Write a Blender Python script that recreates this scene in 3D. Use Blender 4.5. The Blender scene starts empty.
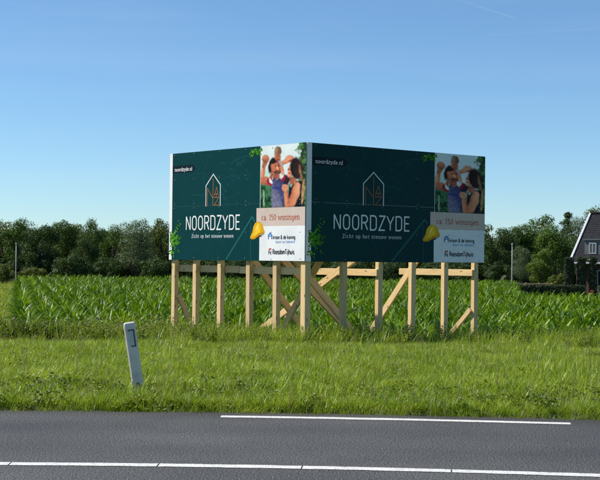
import bpy, bmesh, math, random
import numpy as np
from mathutils import Vector, Matrix, Euler

S = bpy.context.scene
COL = S.collection
R = math.radians

# ------------------------------------------------------------------ camera
cam_d = bpy.data.cameras.new("camera")
cam = bpy.data.objects.new("camera", cam_d)
COL.objects.link(cam)
cam_d.sensor_fit = 'HORIZONTAL'
cam_d.sensor_width = 36.0
cam_d.lens = 84.0
cam_d.clip_start = 0.1
cam_d.clip_end = 120000.0
PITCH, ROLL = math.atan(18.0 / 1400.0), R(0.6)
_f = Vector((0, math.cos(PITCH), math.sin(PITCH)))
_r0 = Vector((1, 0, 0))
_u0 = _r0.cross(_f)
_r = math.cos(ROLL) * _r0 + math.sin(ROLL) * _u0
_u = -math.sin(ROLL) * _r0 + math.cos(ROLL) * _u0
_m = Matrix((_r, _u, -_f)).transposed().to_4x4()
_m.translation = Vector((0, 0, 1.6))
cam.matrix_world = _m
S.camera = cam

# ------------------------------------------------------------------ sky, sun, exposure
SUN_EL, SUN_AZ = R(47), R(-79)          # azimuth from +Y, clockwise towards +X
sun_dir = Vector((math.sin(SUN_AZ) * math.cos(SUN_EL), math.cos(SUN_AZ) * math.cos(SUN_EL), math.sin(SUN_EL)))
world = bpy.data.worlds.new("World")
S.world = world
world.use_nodes = True
wn = world.node_tree.nodes
wl = world.node_tree.links
wn.clear()
sky = wn.new("ShaderNodeTexSky")
sky.sky_type = 'NISHITA'
sky.sun_disc = False
sky.sun_elevation = SUN_EL
sky.sun_rotation = SUN_AZ
sky.altitude = 2000.0
sky.air_density = 1.0
sky.dust_density = 0.7
sky.ozone_density = 5.0
bg = wn.new("ShaderNodeBackground")
bg.inputs["Strength"].default_value = 0.092
wo = wn.new("ShaderNodeOutputWorld")
tint = wn.new("ShaderNodeMix"); tint.data_type = 'RGBA'; tint.blend_type = 'MULTIPLY'
tint.inputs[0].default_value = 1.0
tint.inputs[7].default_value = (.91, 1.06, 1.09, 1)
wl.new(sky.outputs[0], tint.inputs[6])
# thin high cirrus, drawn out into faint streaks
gco = wn.new("ShaderNodeTexCoord"); gmp = wn.new("ShaderNodeMapping")
gmp.inputs["Rotation"].default_value = (0, R(14), R(20)); gmp.inputs["Scale"].default_value = (2.2, 2.2, 26)
cn = wn.new("ShaderNodeTexNoise"); cn.inputs["Scale"].default_value = 1.6; cn.inputs["Detail"].default_value = 6; cn.inputs["Roughness"].default_value = .55
wl.new(gco.outputs["Generated"], gmp.inputs[0]); wl.new(gmp.outputs[0], cn.inputs["Vector"])
cr = wn.new("ShaderNodeMapRange"); cr.inputs[1].default_value = .5; cr.inputs[2].default_value = .8; cr.inputs[3].default_value = 0; cr.inputs[4].default_value = .07
wl.new(cn.outputs["Fac"], cr.inputs[0])
ci_ = wn.new("ShaderNodeMix"); ci_.data_type = 'RGBA'; ci_.inputs[7].default_value = (7.2, 7.6, 8.0, 1)
wl.new(cr.outputs[0], ci_.inputs[0]); wl.new(tint.outputs[2], ci_.inputs[6])
wl.new(ci_.outputs[2], bg.inputs[0])
wl.new(bg.outputs[0], wo.inputs[0])

sun_d = bpy.data.lights.new("sun", 'SUN')
sun_d.energy = 5.0
sun_d.angle = R(0.53)
sun_d.color = (1.0, 0.94, 0.85)
sun = bpy.data.objects.new("sun", sun_d)
COL.objects.link(sun)
sun.location = (-30, 5, 30)
sun.rotation_euler = (-sun_dir).to_track_quat('-Z', 'Y').to_euler()

S.view_settings.view_transform = 'Standard'
S.view_settings.look = 'None'
S.view_settings.gamma = 1.0
S.view_settings.use_curve_mapping = False
S.view_settings.exposure = 0.42
S.render.engine = 'CYCLES'
S.cycles.use_denoising = False
S.cycles.max_bounces = 8
S.cycles.transparent_max_bounces = 8

# ------------------------------------------------------------------ helpers
def srgb(r, g, b):
    def c(v):
        v /= 255.0
        return v / 12.92 if v <= 0.04045 else ((v + 0.055) / 1.055) ** 2.4
    return (c(r), c(g), c(b))


def link(o, parent=None):
    COL.objects.link(o)
    if parent is not None:
        o.parent = parent
    return o


def tag(o, label=None, cat=None, group=None, kind=None):
    if label: o["label"] = label
    if cat: o["category"] = cat
    if group: o["group"] = group
    if kind: o["kind"] = kind
    return o


def empty(name, loc=(0, 0, 0), rz=0.0):
    o = bpy.data.objects.new(name, None)
    o.location = loc
    o.rotation_euler = (0, 0, rz)
    o.empty_display_size = 0.2
    return link(o)


class MB:
    """collects faces with optional vertex colours, builds one mesh"""
    def __init__(s):
        s.v, s.f, s.c = [], [], []
        s.col = (1, 1, 1)

    def add(s, vs, fs):
        n = len(s.v)
        s.v += [tuple(p) for p in vs]
        s.c += [s.col] * len(vs)
        s.f += [tuple(i + n for i in f) for f in fs]

    def box(s, a, b, bev=0.0):
        (x0, y0, z0), (x1, y1, z1) = a, b
        if bev <= 0:
            vs = [(x0, y0, z0), (x1, y0, z0), (x1, y1, z0), (x0, y1, z0), (x0, y0, z1), (x1, y0, z1), (x1, y1, z1), (x0, y1, z1)]
            fs = [(0, 3, 2, 1), (4, 5, 6, 7), (0, 1, 5, 4), (1, 2, 6, 5), (2, 3, 7, 6), (3, 0, 4, 7)]
            s.add(vs, fs)
            return
        # vertical edges chamfered, top rim chamfered
        def ring(i, z):
            return [(x0 + i + bev, y0 + i, z), (x1 - i - bev, y0 + i, z), (x1 - i, y0 + i + bev, z), (x1 - i, y1 - i - bev, z),
                    (x1 - i - bev, y1 - i, z), (x0 + i + bev, y1 - i, z), (x0 + i, y1 - i - bev, z), (x0 + i, y0 + i + bev, z)]
        rs = [ring(bev * .6, z0), ring(0, z0 + bev), ring(0, z1 - bev), ring(bev * .6, z1)]
        s.loft(rs)

    def loft(s, rings, cap=True):
        n = len(rings[0])
        vs = [p for r in rings for p in r]
        fs = []
        for k in range(len(rings) - 1):
            for i in range(n):
                j = (i + 1) % n
                fs.append((k * n + i, k * n + j, (k + 1) * n + j, (k + 1) * n + i))
        if cap:
            fs.append(tuple(reversed(range(n))))
            fs.append(tuple(range((len(rings) - 1) * n, len(rings) * n)))
        s.add(vs, fs)

    def tube(s, pts, rads, n=8, cap=True):
        rings = []
        for i, p in enumerate(pts):
            p = Vector(p)
            a = Vector(pts[max(i - 1, 0)])
            b = Vector(pts[min(i + 1, len(pts) - 1)])
            d = (b - a).normalized()
            u = d.orthogonal().normalized() if i == 0 else (u - d * u.dot(d)).normalized()
            w = d.cross(u)
            rings.append([p + (u * math.cos(2 * math.pi * k / n) + w * math.sin(2 * math.pi * k / n)) * rads[i] for k in range(n)])
        s.loft(rings, cap)

    def mesh(s, name, mat=None, smooth=False, colours=False):
        me = bpy.data.meshes.new(name)
        me.from_pydata(s.v, [], s.f)
        if colours:
            at = me.color_attributes.new("Col", 'FLOAT_COLOR', 'POINT')
            arr = np.ones((len(s.v), 4), np.float32)
            arr[:, :3] = np.array(s.c, np.float32)
            at.data.foreach_set("color", arr.ravel())
        if smooth:
            me.polygons.foreach_set("use_smooth", [True] * len(me.polygons))
        if mat: me.materials.append(mat)
        me.update()
        return me

    def build(s, name, mat=None, parent=None, smooth=False, colours=False):
        return link(bpy.data.objects.new(name, s.mesh(name, mat, smooth, colours)), parent)


# ------------------------------------------------------------------ materials
def new_mat(name):
    m = bpy.data.materials.new(name)
    m.use_nodes = True
    nt = m.node_tree
    b = nt.nodes["Principled BSDF"]
    return m, nt, b


def noise(nt, scale, detail=4, rough=.6, coord="Object", stretch=None):
    tc = nt.nodes.new("ShaderNodeTexCoord")
    n = nt.nodes.new("ShaderNodeTexNoise")
    n.inputs["Scale"].default_value = scale
    n.inputs["Detail"].default_value = detail
    n.inputs["Roughness"].default_value = rough
    src = tc.outputs[coord]
    if stretch:
        mp = nt.nodes.new("ShaderNodeMapping")
        mp.inputs["Scale"].default_value = stretch
        nt.links.new(src, mp.inputs[0])
        src = mp.outputs[0]
    nt.links.new(src, n.inputs["Vector"])
    return n.outputs["Fac"]


def ramp(nt, fac, stops):
    r = nt.nodes.new("ShaderNodeValToRGB")
    el = r.color_ramp.elements
    while len(el) < len(stops): el.new(0.5)
    for e, (p, c) in zip(el, stops):
        e.position = p
        e.color = (*c, 1)
    nt.links.new(fac, r.inputs[0])
    return r.outputs[0]


def mix(nt, fac, a, b, mode='MIX'):
    n = nt.nodes.new("ShaderNodeMix")
    n.data_type = 'RGBA'
    n.blend_type = mode
    for sock, v in ((n.inputs[0], fac), (n.inputs[6], a), (n.inputs[7], b)):
        if isinstance(v, (int, float)): sock.default_value = v
        elif isinstance(v, tuple): sock.default_value = (*v, 1)
        else: nt.links.new(v, sock)
    return n.outputs[2]


def bump(nt, b, h, strength=.3, dist=.01):
    n = nt.nodes.new("ShaderNodeBump")
    n.inputs["Strength"].default_value = strength
    n.inputs["Distance"].default_value = dist
    nt.links.new(h, n.inputs["Height"])
    nt.links.new(n.outputs[0], b.inputs["Normal"])


def simple(name, col, rough=.6, var=.15, scale=6, metallic=0, bmp=0, coord="Object"):
    m, nt, b = new_mat(name)
    f = noise(nt, scale, 5, .6, coord)
    lo = tuple(c * (1 - var) for c in col)
    hi = tuple(min(1, c * (1 + var)) for c in col)
    nt.links.new(ramp(nt, f, [(.3, lo), (.7, hi)]), b.inputs["Base Color"])
    b.inputs["Roughness"].default_value = rough
    b.inputs["Metallic"].default_value = metallic
    if bmp: bump(nt, b, f, bmp, .01)
    return m


def leaf_mat(name, cols, rough=.45, trans=.35, scale=.15, spec=.5):
    """foliage: colour varies per instance, per island and slowly over the ground; part of the light passes through"""
    m, nt, b = new_mat(name)
    oi = nt.nodes.new("ShaderNodeObjectInfo")
    geo = nt.nodes.new("ShaderNodeNewGeometry")
    nz = nt.nodes.new("ShaderNodeTexNoise")
    nz.inputs["Scale"].default_value = scale
    nz.inputs["Detail"].default_value = 3
    nt.links.new(geo.outputs["Position"], nz.inputs["Vector"])
    a1 = nt.nodes.new("ShaderNodeMath"); a1.operation = 'MULTIPLY_ADD'
    nt.links.new(oi.outputs["Random"], a1.inputs[0]); a1.inputs[1].default_value = .30
    a2 = nt.nodes.new("ShaderNodeMath"); a2.operation = 'MULTIPLY_ADD'
    nt.links.new(geo.outputs["Random Per Island"], a2.inputs[0]); a2.inputs[1].default_value = .50
    a3 = nt.nodes.new("ShaderNodeMath"); a3.operation = 'MULTIPLY_ADD'
    nt.links.new(nz.outputs["Fac"], a3.inputs[0]); a3.inputs[1].default_value = .9; a3.inputs[2].default_value = -.3
    nt.links.new(a3.outputs[0], a2.inputs[2])
    nt.links.new(a2.outputs[0], a1.inputs[2])
    n = len(cols)
    col = ramp(nt, a1.outputs[0], [(.1 + .8 * i / max(1, n - 1), c) for i, c in enumerate(cols)])
    nt.links.new(col, b.inputs["Base Color"])
    b.inputs["Roughness"].default_value = rough
    b.inputs["Specular IOR Level"].default_value = spec
    tr = nt.nodes.new("ShaderNodeBsdfTranslucent")
    tcol = mix(nt, 1.0, col, (1.25, 1.15, .55), 'MULTIPLY')
    nt.links.new(tcol, tr.inputs[0])
    mx = nt.nodes.new("ShaderNodeMixShader")
    mx.inputs[0].default_value = trans
    nt.links.new(b.outputs[0], mx.inputs[1])
    nt.links.new(tr.outputs[0], mx.inputs[2])
    nt.links.new(mx.outputs[0], nt.nodes["Material Output"].inputs[0])
    return m


def wood_mat(name, base, dark):
    m, nt, b = new_mat(name)
    g = noise(nt, 3.0, 6, .65, "Object", (14, 14, .7))
    oi = nt.nodes.new("ShaderNodeObjectInfo")
    c = ramp(nt, g, [(.25, dark), (.5, base), (.8, tuple(min(1, x * 1.15) for x in base))])
    shade = ramp(nt, oi.outputs["Random"], [(0, (.82, .8, .78)), (1, (1.08, 1.04, 1.0))])
    c = mix(nt, 1.0, c, shade, 'MULTIPLY')
    # knots
    tc = nt.nodes.new("ShaderNodeTexCoord")
    mp = nt.nodes.new("ShaderNodeMapping"); mp.inputs["Scale"].default_value = (9, 9, 3.2)
    vo = nt.nodes.new("ShaderNodeTexVoronoi"); vo.inputs["Scale"].default_value = 1.0
    nt.links.new(tc.outputs["Object"], mp.inputs[0]); nt.links.new(mp.outputs[0], vo.inputs["Vector"])
    k = ramp(nt, vo.outputs["Distance"], [(.09, (0, 0, 0)), (.16, (1, 1, 1))])
    kf = nt.nodes.new("ShaderNodeMath"); kf.operation = 'MULTIPLY'
    nt.links.new(k, kf.inputs[0]); kf.inputs[1].default_value = 1
    c2 = mix(nt, kf.outputs[0], tuple(x * .28 for x in base), c)
    nt.links.new(c2, b.inputs["Base Color"])
    b.inputs["Roughness"].default_value = .75
    b.inputs["Specular IOR Level"].default_value = .25
    bump(nt, b, g, .35, .004)
    return m


M = {}
M["timber"] = wood_mat("timber", (.70, .52, .27), (.52, .35, .16))
M["steel"] = simple("galvanised_steel", (.42, .44, .46), .45, .12, 20, .6)
M["lamp_paint"] = simple("lamp_grey_paint", (.34, .36, .36), .5, .1, 3)

# print on the sign: colours from the mesh
def print_mat():
    m, nt, b = new_mat("printed_sheet")
    a = nt.nodes.new("ShaderNodeVertexColor"); a.layer_name = "Col"
    d = noise(nt, 2.2, 5, .65)
    dirt = ramp(nt, d, [(.3, (.90, .90, .90)), (.65, (1.03, 1.03, 1.03))])
    nt.links.new(mix(nt, 1.0, a.outputs[0], dirt, 'MULTIPLY'), b.inputs["Base Color"])
    b.inputs["Roughness"].default_value = .38
    b.inputs["Specular IOR Level"].default_value = .05
    bump(nt, b, noise(nt, 1.2, 2, .5), .05, .02)
    return m
M["print"] = print_mat()

def asphalt_mat():
    m, nt, b = new_mat("asphalt")
    fine = noise(nt, 70, 2, .7)
    mid = noise(nt, 13, 4, .7)
    big = noise(nt, .55, 4, .6)
    c = ramp(nt, fine, [(.36, (.007, .007, .007)), (.49, (.042, .044, .043)), (.62, (.25, .25, .245))])
    c = mix(nt, .35, c, ramp(nt, mid, [(.3, (.030, .031, .030)), (.7, (.072, .073, .071))]))
    c = mix(nt, 1.0, c, ramp(nt, big, [(.3, (.76, .76, .76)), (.7, (1.15, 1.14, 1.12))]), 'MULTIPLY')
    # polished wheel paths follow the bend
    geo = nt.nodes.new("ShaderNodeNewGeometry")
    sep = nt.nodes.new("ShaderNodeVectorMath"); sep.operation = 'DISTANCE'
    sep.inputs[1].default_value = (-1.4, -12.25, 0)
    nt.links.new(geo.outputs["Position"], sep.inputs[0])
    w = nt.nodes.new("ShaderNodeMapRange")
    w.inputs[1].default_value = 17; w.inputs[2].default_value = 29
    nt.links.new(sep.outputs["Value"], w.inputs[0])
    def p(r): return (r - 17) / 12
    tr = ramp(nt, w.outputs[0], [(p(23.2), (1.02,) * 3), (p(24.0), (.90,) * 3), (p(24.7), (1.0,) * 3), (p(25.3), (.86, .86, .87)), (p(26.0), (1.0,) * 3), (p(26.3), (.92,) * 3), (p(26.7), (.72, .70, .66))])
    c = mix(nt, 1.0, c, tr, 'MULTIPLY')
    nt.links.new(c, b.inputs["Base Color"])
    b.inputs["Roughness"].default_value = .72
    b.inputs["Specular IOR Level"].default_value = .22
    bump(nt, b, fine, .35, .006)
    return m
M["asphalt"] = asphalt_mat()

def paint_mat():
    m, nt, b = new_mat("road_paint")
    n1 = noise(nt, 60, 4, .75)
    n2 = noise(nt, 4, 4, .6)
    c = ramp(nt, n1, [(.36, (.16, .16, .155)), (.45, (.60, .60, .58)), (.6, (.78, .78, .75))])
    c = mix(nt, 1.0, c, ramp(nt, n2, [(.3, (.86, .86, .85)), (.7, (1, 1, 1))]), 'MULTIPLY')
    nt.links.new(c, b.inputs["Base Color"])
    b.inputs["Roughness"].default_value = .6
    bump(nt, b, n1, .3, .004)
    return m
M["road_paint"] = paint_mat()

def ground_mat():
    m, nt, b = new_mat("ground_soil_and_turf")
    f = noise(nt, 1.3, 8, .7)
    g = noise(nt, 14, 5, .7)
    c = ramp(nt, f, [(.3, (.045, .050, .018)), (.55, (.075, .095, .022)), (.75, (.11, .115, .035))])
    c = mix(nt, .5, c, ramp(nt, g, [(.3, (.035, .03, .016)), (.7, (.09, .11, .03))]))
    nt.links.new(c, b.inputs["Base Color"])
    b.inputs["Roughness"].default_value = .95
    bump(nt, b, g, .6, .05)
    return m
M["ground"] = ground_mat()
M["grass"] = leaf_mat("grass_blades", [(.045, .090, .005), (.160, .265, .010), (.275, .40, .018), (.45, .51, .10)], .38, .42, 1.1, .5)
M["dry_grass"] = leaf_mat("dry_stalks", [(.17, .18, .05), (.30, .28, .12)], .6, .3, .6)
M["weeds"] = leaf_mat("weed_leaves", [(.030, .060, .006), (.095, .155, .012), (.17, .24, .024), (.28, .32, .08)], .5, .38, .45, .35)
M["maize"] = leaf_mat("maize_leaves", [(.010, .032, .003), (.050, .125, .004), (.125, .240, .006), (.26, .38, .018)], .46, .34, .35, .3)
M["thistle"] = simple("thistle_flower", (.32, .09, .24), .8, .2, 30)
M["clover"] = simple("clover_flower", (.62, .60, .52), .8, .15, 30)
M["bark"] = simple("bark", (.075, .058, .042), .9, .35, 8, 0, .6)
M["leaf_dark"] = leaf_mat("dark_leaves", [(0.022, 0.046, 0.014), (0.037, 0.074, 0.017), (0.064, 0.114, 0.024)], .5, .25, .5, .22)
M["leaf_mid"] = leaf_mat("oak_leaves", [(0.039, 0.078, 0.016), (0.070, 0.132, 0.023), (0.119, 0.192, 0.032)], .5, .28, .5, .22)
M["leaf_olive"] = leaf_mat("olive_leaves", [(0.062, 0.095, 0.019), (0.115, 0.155, 0.031), (0.177, 0.217, 0.051)], .5, .3, .5, .22)
M["leaf_grey"] = leaf_mat("willow_leaves", [(0.063, 0.097, 0.042), (0.111, 0.157, 0.073), (0.176, 0.235, 0.123)], .45, .25, .5, .22)
M["leaf_yellow"] = leaf_mat("young_leaves", [(0.048, 0.091, 0.013), (0.089, 0.150, 0.020), (0.131, 0.197, 0.034)], .5, .35, .5, .22)
M["hedge"] = leaf_mat("clipped_hedge_leaves", [(.016, .032, .008), (.034, .058, .014), (.065, .09, .022)], .5, .25, .8)

# ------------------------------------------------------------------ terrain
AX, AY = -1.4, -12.25                    # centre of the road's bend
R_MID, R_LINE, R_EDGE, R_IN = 23.0, 26.33, 26.77, 19.3
def sstep(a, b, x):
    t = np.clip((x - a) / (b - a), 0, 1)
    return t * t * (3 - 2 * t)

def tz(x, y):
    x = np.asarray(x, float); y = np.asarray(y, float)
    d = np.hypot(x - AX, y - AY) - R_EDGE
    z = -.07 + .10 * sstep(-.06, .10, d)
    z = z - .12 * sstep(1, 12, d) - .28 * sstep(11, 16, d) - 1.03 * sstep(14, 22, d)
    rough = sstep(.2, 1.5, d) * (1 - .6 * sstep(40, 80, d))
    z = z + rough * .03 * (np.sin(x * 1.7 + y * .6) * np.sin(y * 1.3 - x * .4) + .6 * np.sin(x * 4.1 + 1) * np.sin(y * 3.7))
    di = np.hypot(x - AX, y - AY)
    z = z + .10 * (1 - sstep(R_IN - .1, R_IN + .06, di))
    return z

def make_ground():
    rr = list(np.linspace(.5, R_IN - .3, 20)) + list(np.linspace(R_IN - .15, R_IN + .15, 5)) + list(np.linspace(20, R_EDGE - .2, 8))
    rr += list(np.linspace(R_EDGE - .08, R_EDGE + .14, 7)) + list(np.linspace(R_EDGE + .3, R_EDGE + 26, 90))
    rr += list(np.geomspace(R_EDGE + 27, 9000, 60))
    fine = np.radians(np.arange(60, 120, .75))
    coarse = np.radians(np.arange(120, 420, 3.0))
    th = np.concatenate([fine, coarse])
    n = len(th)
    vs, fs = [], []
    for r in rr:
        x = AX + r * np.cos(th); y = AY + r * np.sin(th)
        vs += list(zip(x, y, tz(x, y)))
    for k in range(len(rr) - 1):
        for i in range(n):
            j = (i + 1) % n
            fs.append((k * n + i, (k + 1) * n + i, (k + 1) * n + j, k * n + j))
    fs.append(tuple(range(n)))
    me = bpy.data.meshes.new("ground")
    me.from_pydata(vs, [], fs)
    me.polygons.foreach_set("use_smooth", [True] * len(me.polygons))
    me.materials.append(M["ground"])
    o = link(bpy.data.objects.new("ground", me))
    tag(o, kind="structure")
make_ground()

def arc_strip(name, r0, r1, a0, a1, z, mat, n, parent=None, jitter=0, seed=1):
    rnd = random.Random(seed)
    vs, fs = [], []
    for i in range(n + 1):
        a = a0 + (a1 - a0) * i / n
        j0, j1 = rnd.uniform(-jitter, jitter), rnd.uniform(-jitter, jitter)
        vs += [(AX + (r0 + j0) * math.cos(a), AY + (r0 + j0) * math.sin(a), z), (AX + (r1 + j1) * math.cos(a), AY + (r1 + j1) * math.sin(a), z)]
    for i in range(n):
        fs.append((2 * i, 2 * i + 1, 2 * i + 3, 2 * i + 2))
    mb = MB(); mb.add(vs, [tuple(reversed(f)) for f in fs])
    return mb.build(name, mat, parent)

road = arc_strip("road", R_IN, R_EDGE, R(-10), R(190), 0.0, M["asphalt"], 1600, None, .018, 3)
tag(road, kind="structure")
def ang(x, r): return math.acos((x - AX) / r)
# centre line: painted lengths with narrow bare joints
xs = [-2.203 - 1.12 * k for k in range(6, 0, -1)] + [-2.203, -1.069, .033, 1.164, 2.28, 3.39, 4.48, 5.55, 6.6, 7.6]
for a, b in zip(xs[:-1], xs[1:]):
    arc_strip("centre_line_marking", R_MID - .075, R_MID + .075, ang(a + .006, R_MID), ang(b - .006, R_MID), .004, M["road_paint"], 14, road, .007, int(a * 100) + 5000)
for a, b in ((-.775, 2.675), (-7.4, -3.9), (5.6, 8.8)):
    arc_strip("edge_line_marking", R_LINE - .085, R_LINE + .075, ang(a, R_LINE), ang(b, R_LINE), .004, M["road_paint"], 24, road, .007, int(a * 100) + 900)

# ------------------------------------------------------------------ billboard
PA, PB, PC = Vector((-3.02, 32.54)), Vector((.125, 28.8)), Vector((4.243, 32.32))
Z0, PH = 1.53, 2.455
board = empty("billboard", (PB.x, PB.y, float(tz(PB.x, PB.y))))
tag(board, "large V-shaped billboard of two dark green printed panels on raw timber posts", "billboard")
BO = Vector(board.location)

def local(o, wx, wy, wz, rz=0.0):
    o.location = Vector((wx, wy, wz)) - BO
    o.rotation_euler = (0, 0, rz)

def arc(cx, cy, rx, ry, a0, a1, n=10):
    return [(cx + rx * math.cos(R(a0 + (a1 - a0) * i / n)), cy + ry * math.sin(R(a0 + (a1 - a0) * i / n))) for i in range(n + 1)]

X = .66   # x-height of small letters
GL = {    # advance, strokes, serif feet (x, y)
 'N': (.62, [[(.08, 0), (.08, 1)], [(.54, 0), (.54, 1)], [(.09, .985), (.53, .015)]], [(.08, 0), (.08, 1), (.54, 1)]),
 'O': (.62, [arc(.31, .72, .23, .28, 0, 180, 12) + arc(.31, .28, .23, .28, 180, 360, 12) + [(.54, .72)]], []),
 'R': (.60, [[(.08, 0), (.08, 1), (.3, 1)] + arc(.32, .75, .2, .25, 90, -90) + [(.08, .5)], [(.32, .5), (.54, 0)]], [(.08, 0), (.54, 0)]),
 'D': (.62, [[(.08, 0), (.08, 1), (.3, 1)] + arc(.32, .78, .22, .22, 90, 0) + arc(.32, .22, .22, .22, 0, -90) + [(.08, 0)]], []),
 'Z': (.58, [[(.06, 1), (.52, 1), (.06, 0), (.52, 0)]], []),
 'Y': (.60, [[(.03, 1), (.30, .46), (.57, 1)], [(.30, .46), (.30, 0)]], [(.3, 0)]),
 'E': (.54, [[(.48, 1), (.08, 1), (.08, 0), (.48, 0)], [(.08, .52), (.42, .52)]], []),
 'T': (.58, [[(.03, 1), (.55, 1)], [(.29, 1), (.29, 0)]], [(.29, 0)]),
 'K': (.60, [[(.08, 0), (.08, 1)], [(.54, 1), (.08, .42)], [(.24, .6), (.56, 0)]], []),
 'a': (.54, [[(.1, .52)] + arc(.26, .5, .16, .16, 140, 0, 6) + [(.42, 0)], [(.42, .36)] + arc(.24, .19, .16, .17, 80, 280, 8) + [(.42, .14)]], [(.44, 0)]),
 'b': (.56, [[(.08, 1), (.08, 0)], arc(.28, .33, .2, .33, 150, -150, 12)], [(.06, 1)]),
 'c': (.50, [arc(.28, .33, .2, .33, 50, 310, 12)], []),
 'd': (.56, [[(.46, 1), (.46, 0)], arc(.27, .33, .2, .33, 30, 330, 12)], [(.44, 1), (.48, 0)]),
 'e': (.54, [[(.08, .35), (.46, .35)] + arc(.27, .33, .2, .33, 5, 310, 12)], []),
 'g': (.56, [[(.46, .66), (.46, -.1)] + arc(.27, -.1, .19, .2, 0, -150, 8), arc(.27, .35, .2, .31, 30, 330, 12)], []),
 'h': (.58, [[(.1, 0), (.1, 1)], [(.1, .42)] + arc(.29, .44, .19, .22, 160, 0, 8) + [(.48, 0)]], [(.1, 0), (.48, 0), (.08, 1)]),
 'i': (.28, [[(.14, 0), (.14, X)], [(.14, .84), (.14, .96)]], [(.14, 0), (.11, X)]),
 'j': (.30, [[(.18, X), (.18, -.1), (.04, -.28)], [(.18, .84), (.18, .96)]], []),
 'k': (.54, [[(.1, 0), (.1, 1)], [(.46, X), (.1, .28)], [(.22, .38), (.48, 0)]], [(.1, 0), (.48, 0)]),
 'l': (.26, [[(.13, 0), (.13, 1)]], [(.13, 0), (.1, 1)]),
 'm': (.82, [[(.1, 0), (.1, X)], [(.1, .42)] + arc(.26, .46, .16, .2, 160, 0, 8) + [(.42, 0)], [(.42, .42)] + arc(.58, .46, .16, .2, 160, 0, 8) + [(.74, 0)]], []),
 'n': (.58, [[(.1, 0), (.1, X)], [(.1, .42)] + arc(.29, .44, .19, .22, 160, 0, 8) + [(.48, 0)]], [(.1, 0), (.48, 0), (.08, X)]),
 'o': (.56, [arc(.28, .33, .2, .33, 0, 360, 18)], []),
 'p': (.56, [[(.08, X), (.08, -.3)], arc(.28, .33, .2, .33, 150, -150, 12)], [(.08, -.3), (.06, X)]),
 'r': (.42, [[(.1, 0), (.1, X)], [(.1, .4)] + arc(.3, .42, .2, .24, 160, 50, 6)], [(.1, 0), (.08, X)]),
 's': (.46, [arc(.24, .49, .16, .17, 40, 230, 8) + arc(.22, .17, .17, .17, 70, -140, 8)], []),
 't': (.40, [[(.18, .9), (.18, .12)] + arc(.29, .12, .11, .12, 180, 290, 5), [(.04, X), (.36, X)]], []),
 'u': (.58, [[(.1, X), (.1, .2)] + arc(.27, .2, .17, .2, 180, 330, 8), [(.48, X), (.48, 0)]], [(.08, X), (.46, X), (.5, 0)]),
 'w': (.80, [[(.04, X), (.22, 0), (.40, .6), (.58, 0), (.76, X)]], [(.05, X), (.75, X)]),
 'y': (.54, [[(.04, X), (.28, 0)], [(.50, X), (.20, -.26), (.06, -.26)]], [(.05, X), (.49, X)]),
 'z': (.50, [[(.06, X), (.44, X), (.06, 0), (.44, 0)]], []),
 '1': (.40, [[(.06, .82), (.22, 1), (.22, 0)]], [(.22, 0)]),
 '5': (.54, [[(.44, 1), (.12, 1), (.1, .58)] + arc(.26, .32, .2, .32, 120, -140, 12)], []),
 '0': (.56, [arc(.28, .5, .2, .5, 0, 360, 20)], []),
 '&': (.70, [[(.62, 0), (.16, .7)] + arc(.28, .8, .14, .2, 200, -20, 8) + [(.14, .42)] + arc(.26, .22, .2, .22, 150, 300, 8) + [(.62, .45)]], []),
 '.': (.24, [[(.12, 0), (.12, .1)]], []),
 ' ': (.30, [], []),
}

def ribbon(mb, pts, w, y):
    """flat mitred stroke in the panel's x-z plane"""
    closed = len(pts) > 3 and abs(pts[0][0] - pts[-1][0]) + abs(pts[0][1] - pts[-1][1]) < 1e-6
    P = [Vector(p) for p in pts]
    if closed: P = P[:-1]
    n = len(P)
    vs = []
    for i in range(n):
        a = P[i - 1] if (i > 0 or closed) else None
        b = P[(i + 1) % n] if (i < n - 1 or closed) else None
        d1 = (P[i] - a).normalized() if a is not None else None
        d2 = (b - P[i]).normalized() if b is not None else None
        d1 = d1 or d2; d2 = d2 or d1
        n1 = Vector((-d1.y, d1.x)); n2 = Vector((-d2.y, d2.x))
        mt = (n1 + n2)
        mt = mt.normalized() if mt.length > 1e-4 else n1
        k = 1 / max(.45, mt.dot(n1))
        o = mt * (w / 2 * k)
        vs += [(P[i].x + o.x, y, P[i].y + o.y), (P[i].x - o.x, y, P[i].y - o.y)]
    fs = []
    for i in range(n if closed else n - 1):
        j = (i + 1) % n
        fs.append((2 * i, 2 * i + 1, 2 * j + 1, 2 * j))
    mb.add(vs, fs)

def text(mb, s, x0, x1, zb, cap, w, y, serif=False, gap=.06):
    tot = sum(GL[c][0] + gap for c in s) - gap
    k = (x1 - x0) / tot
    x = x0
    step = 0
    for c in s:
        adv, strokes, feet = GL[c]
        T = lambda p: (x + p[0] * k, zb + p[1] * cap)
        for st in strokes:
            ribbon(mb, [T(p) for p in st], w, y - .00012 * (step % 5)); step += 1
        if serif:
            for fx, fy in feet:
                cx, cz = T((fx, fy))
                ribbon(mb, [(cx - .12 * k, cz), (cx + .12 * k, cz)], w * .7, y - .00012 * 6)
        x += (adv + gap) * k

def poly(mb, pts, y, centre=None):
    """fan around the centroid, so any outline that is star-shaped is fine"""
    n = len(pts)
    cx = sum(p[0] for p in pts) / n; cz = sum(p[1] for p in pts) / n
    mb.add([(cx, y, cz)] + [(p[0], y, p[1]) for p in pts], [(0, (i + 1) % n + 1, i + 1) for i in range(n)])
    if centre: mb.c[-n - 1] = centre

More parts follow.
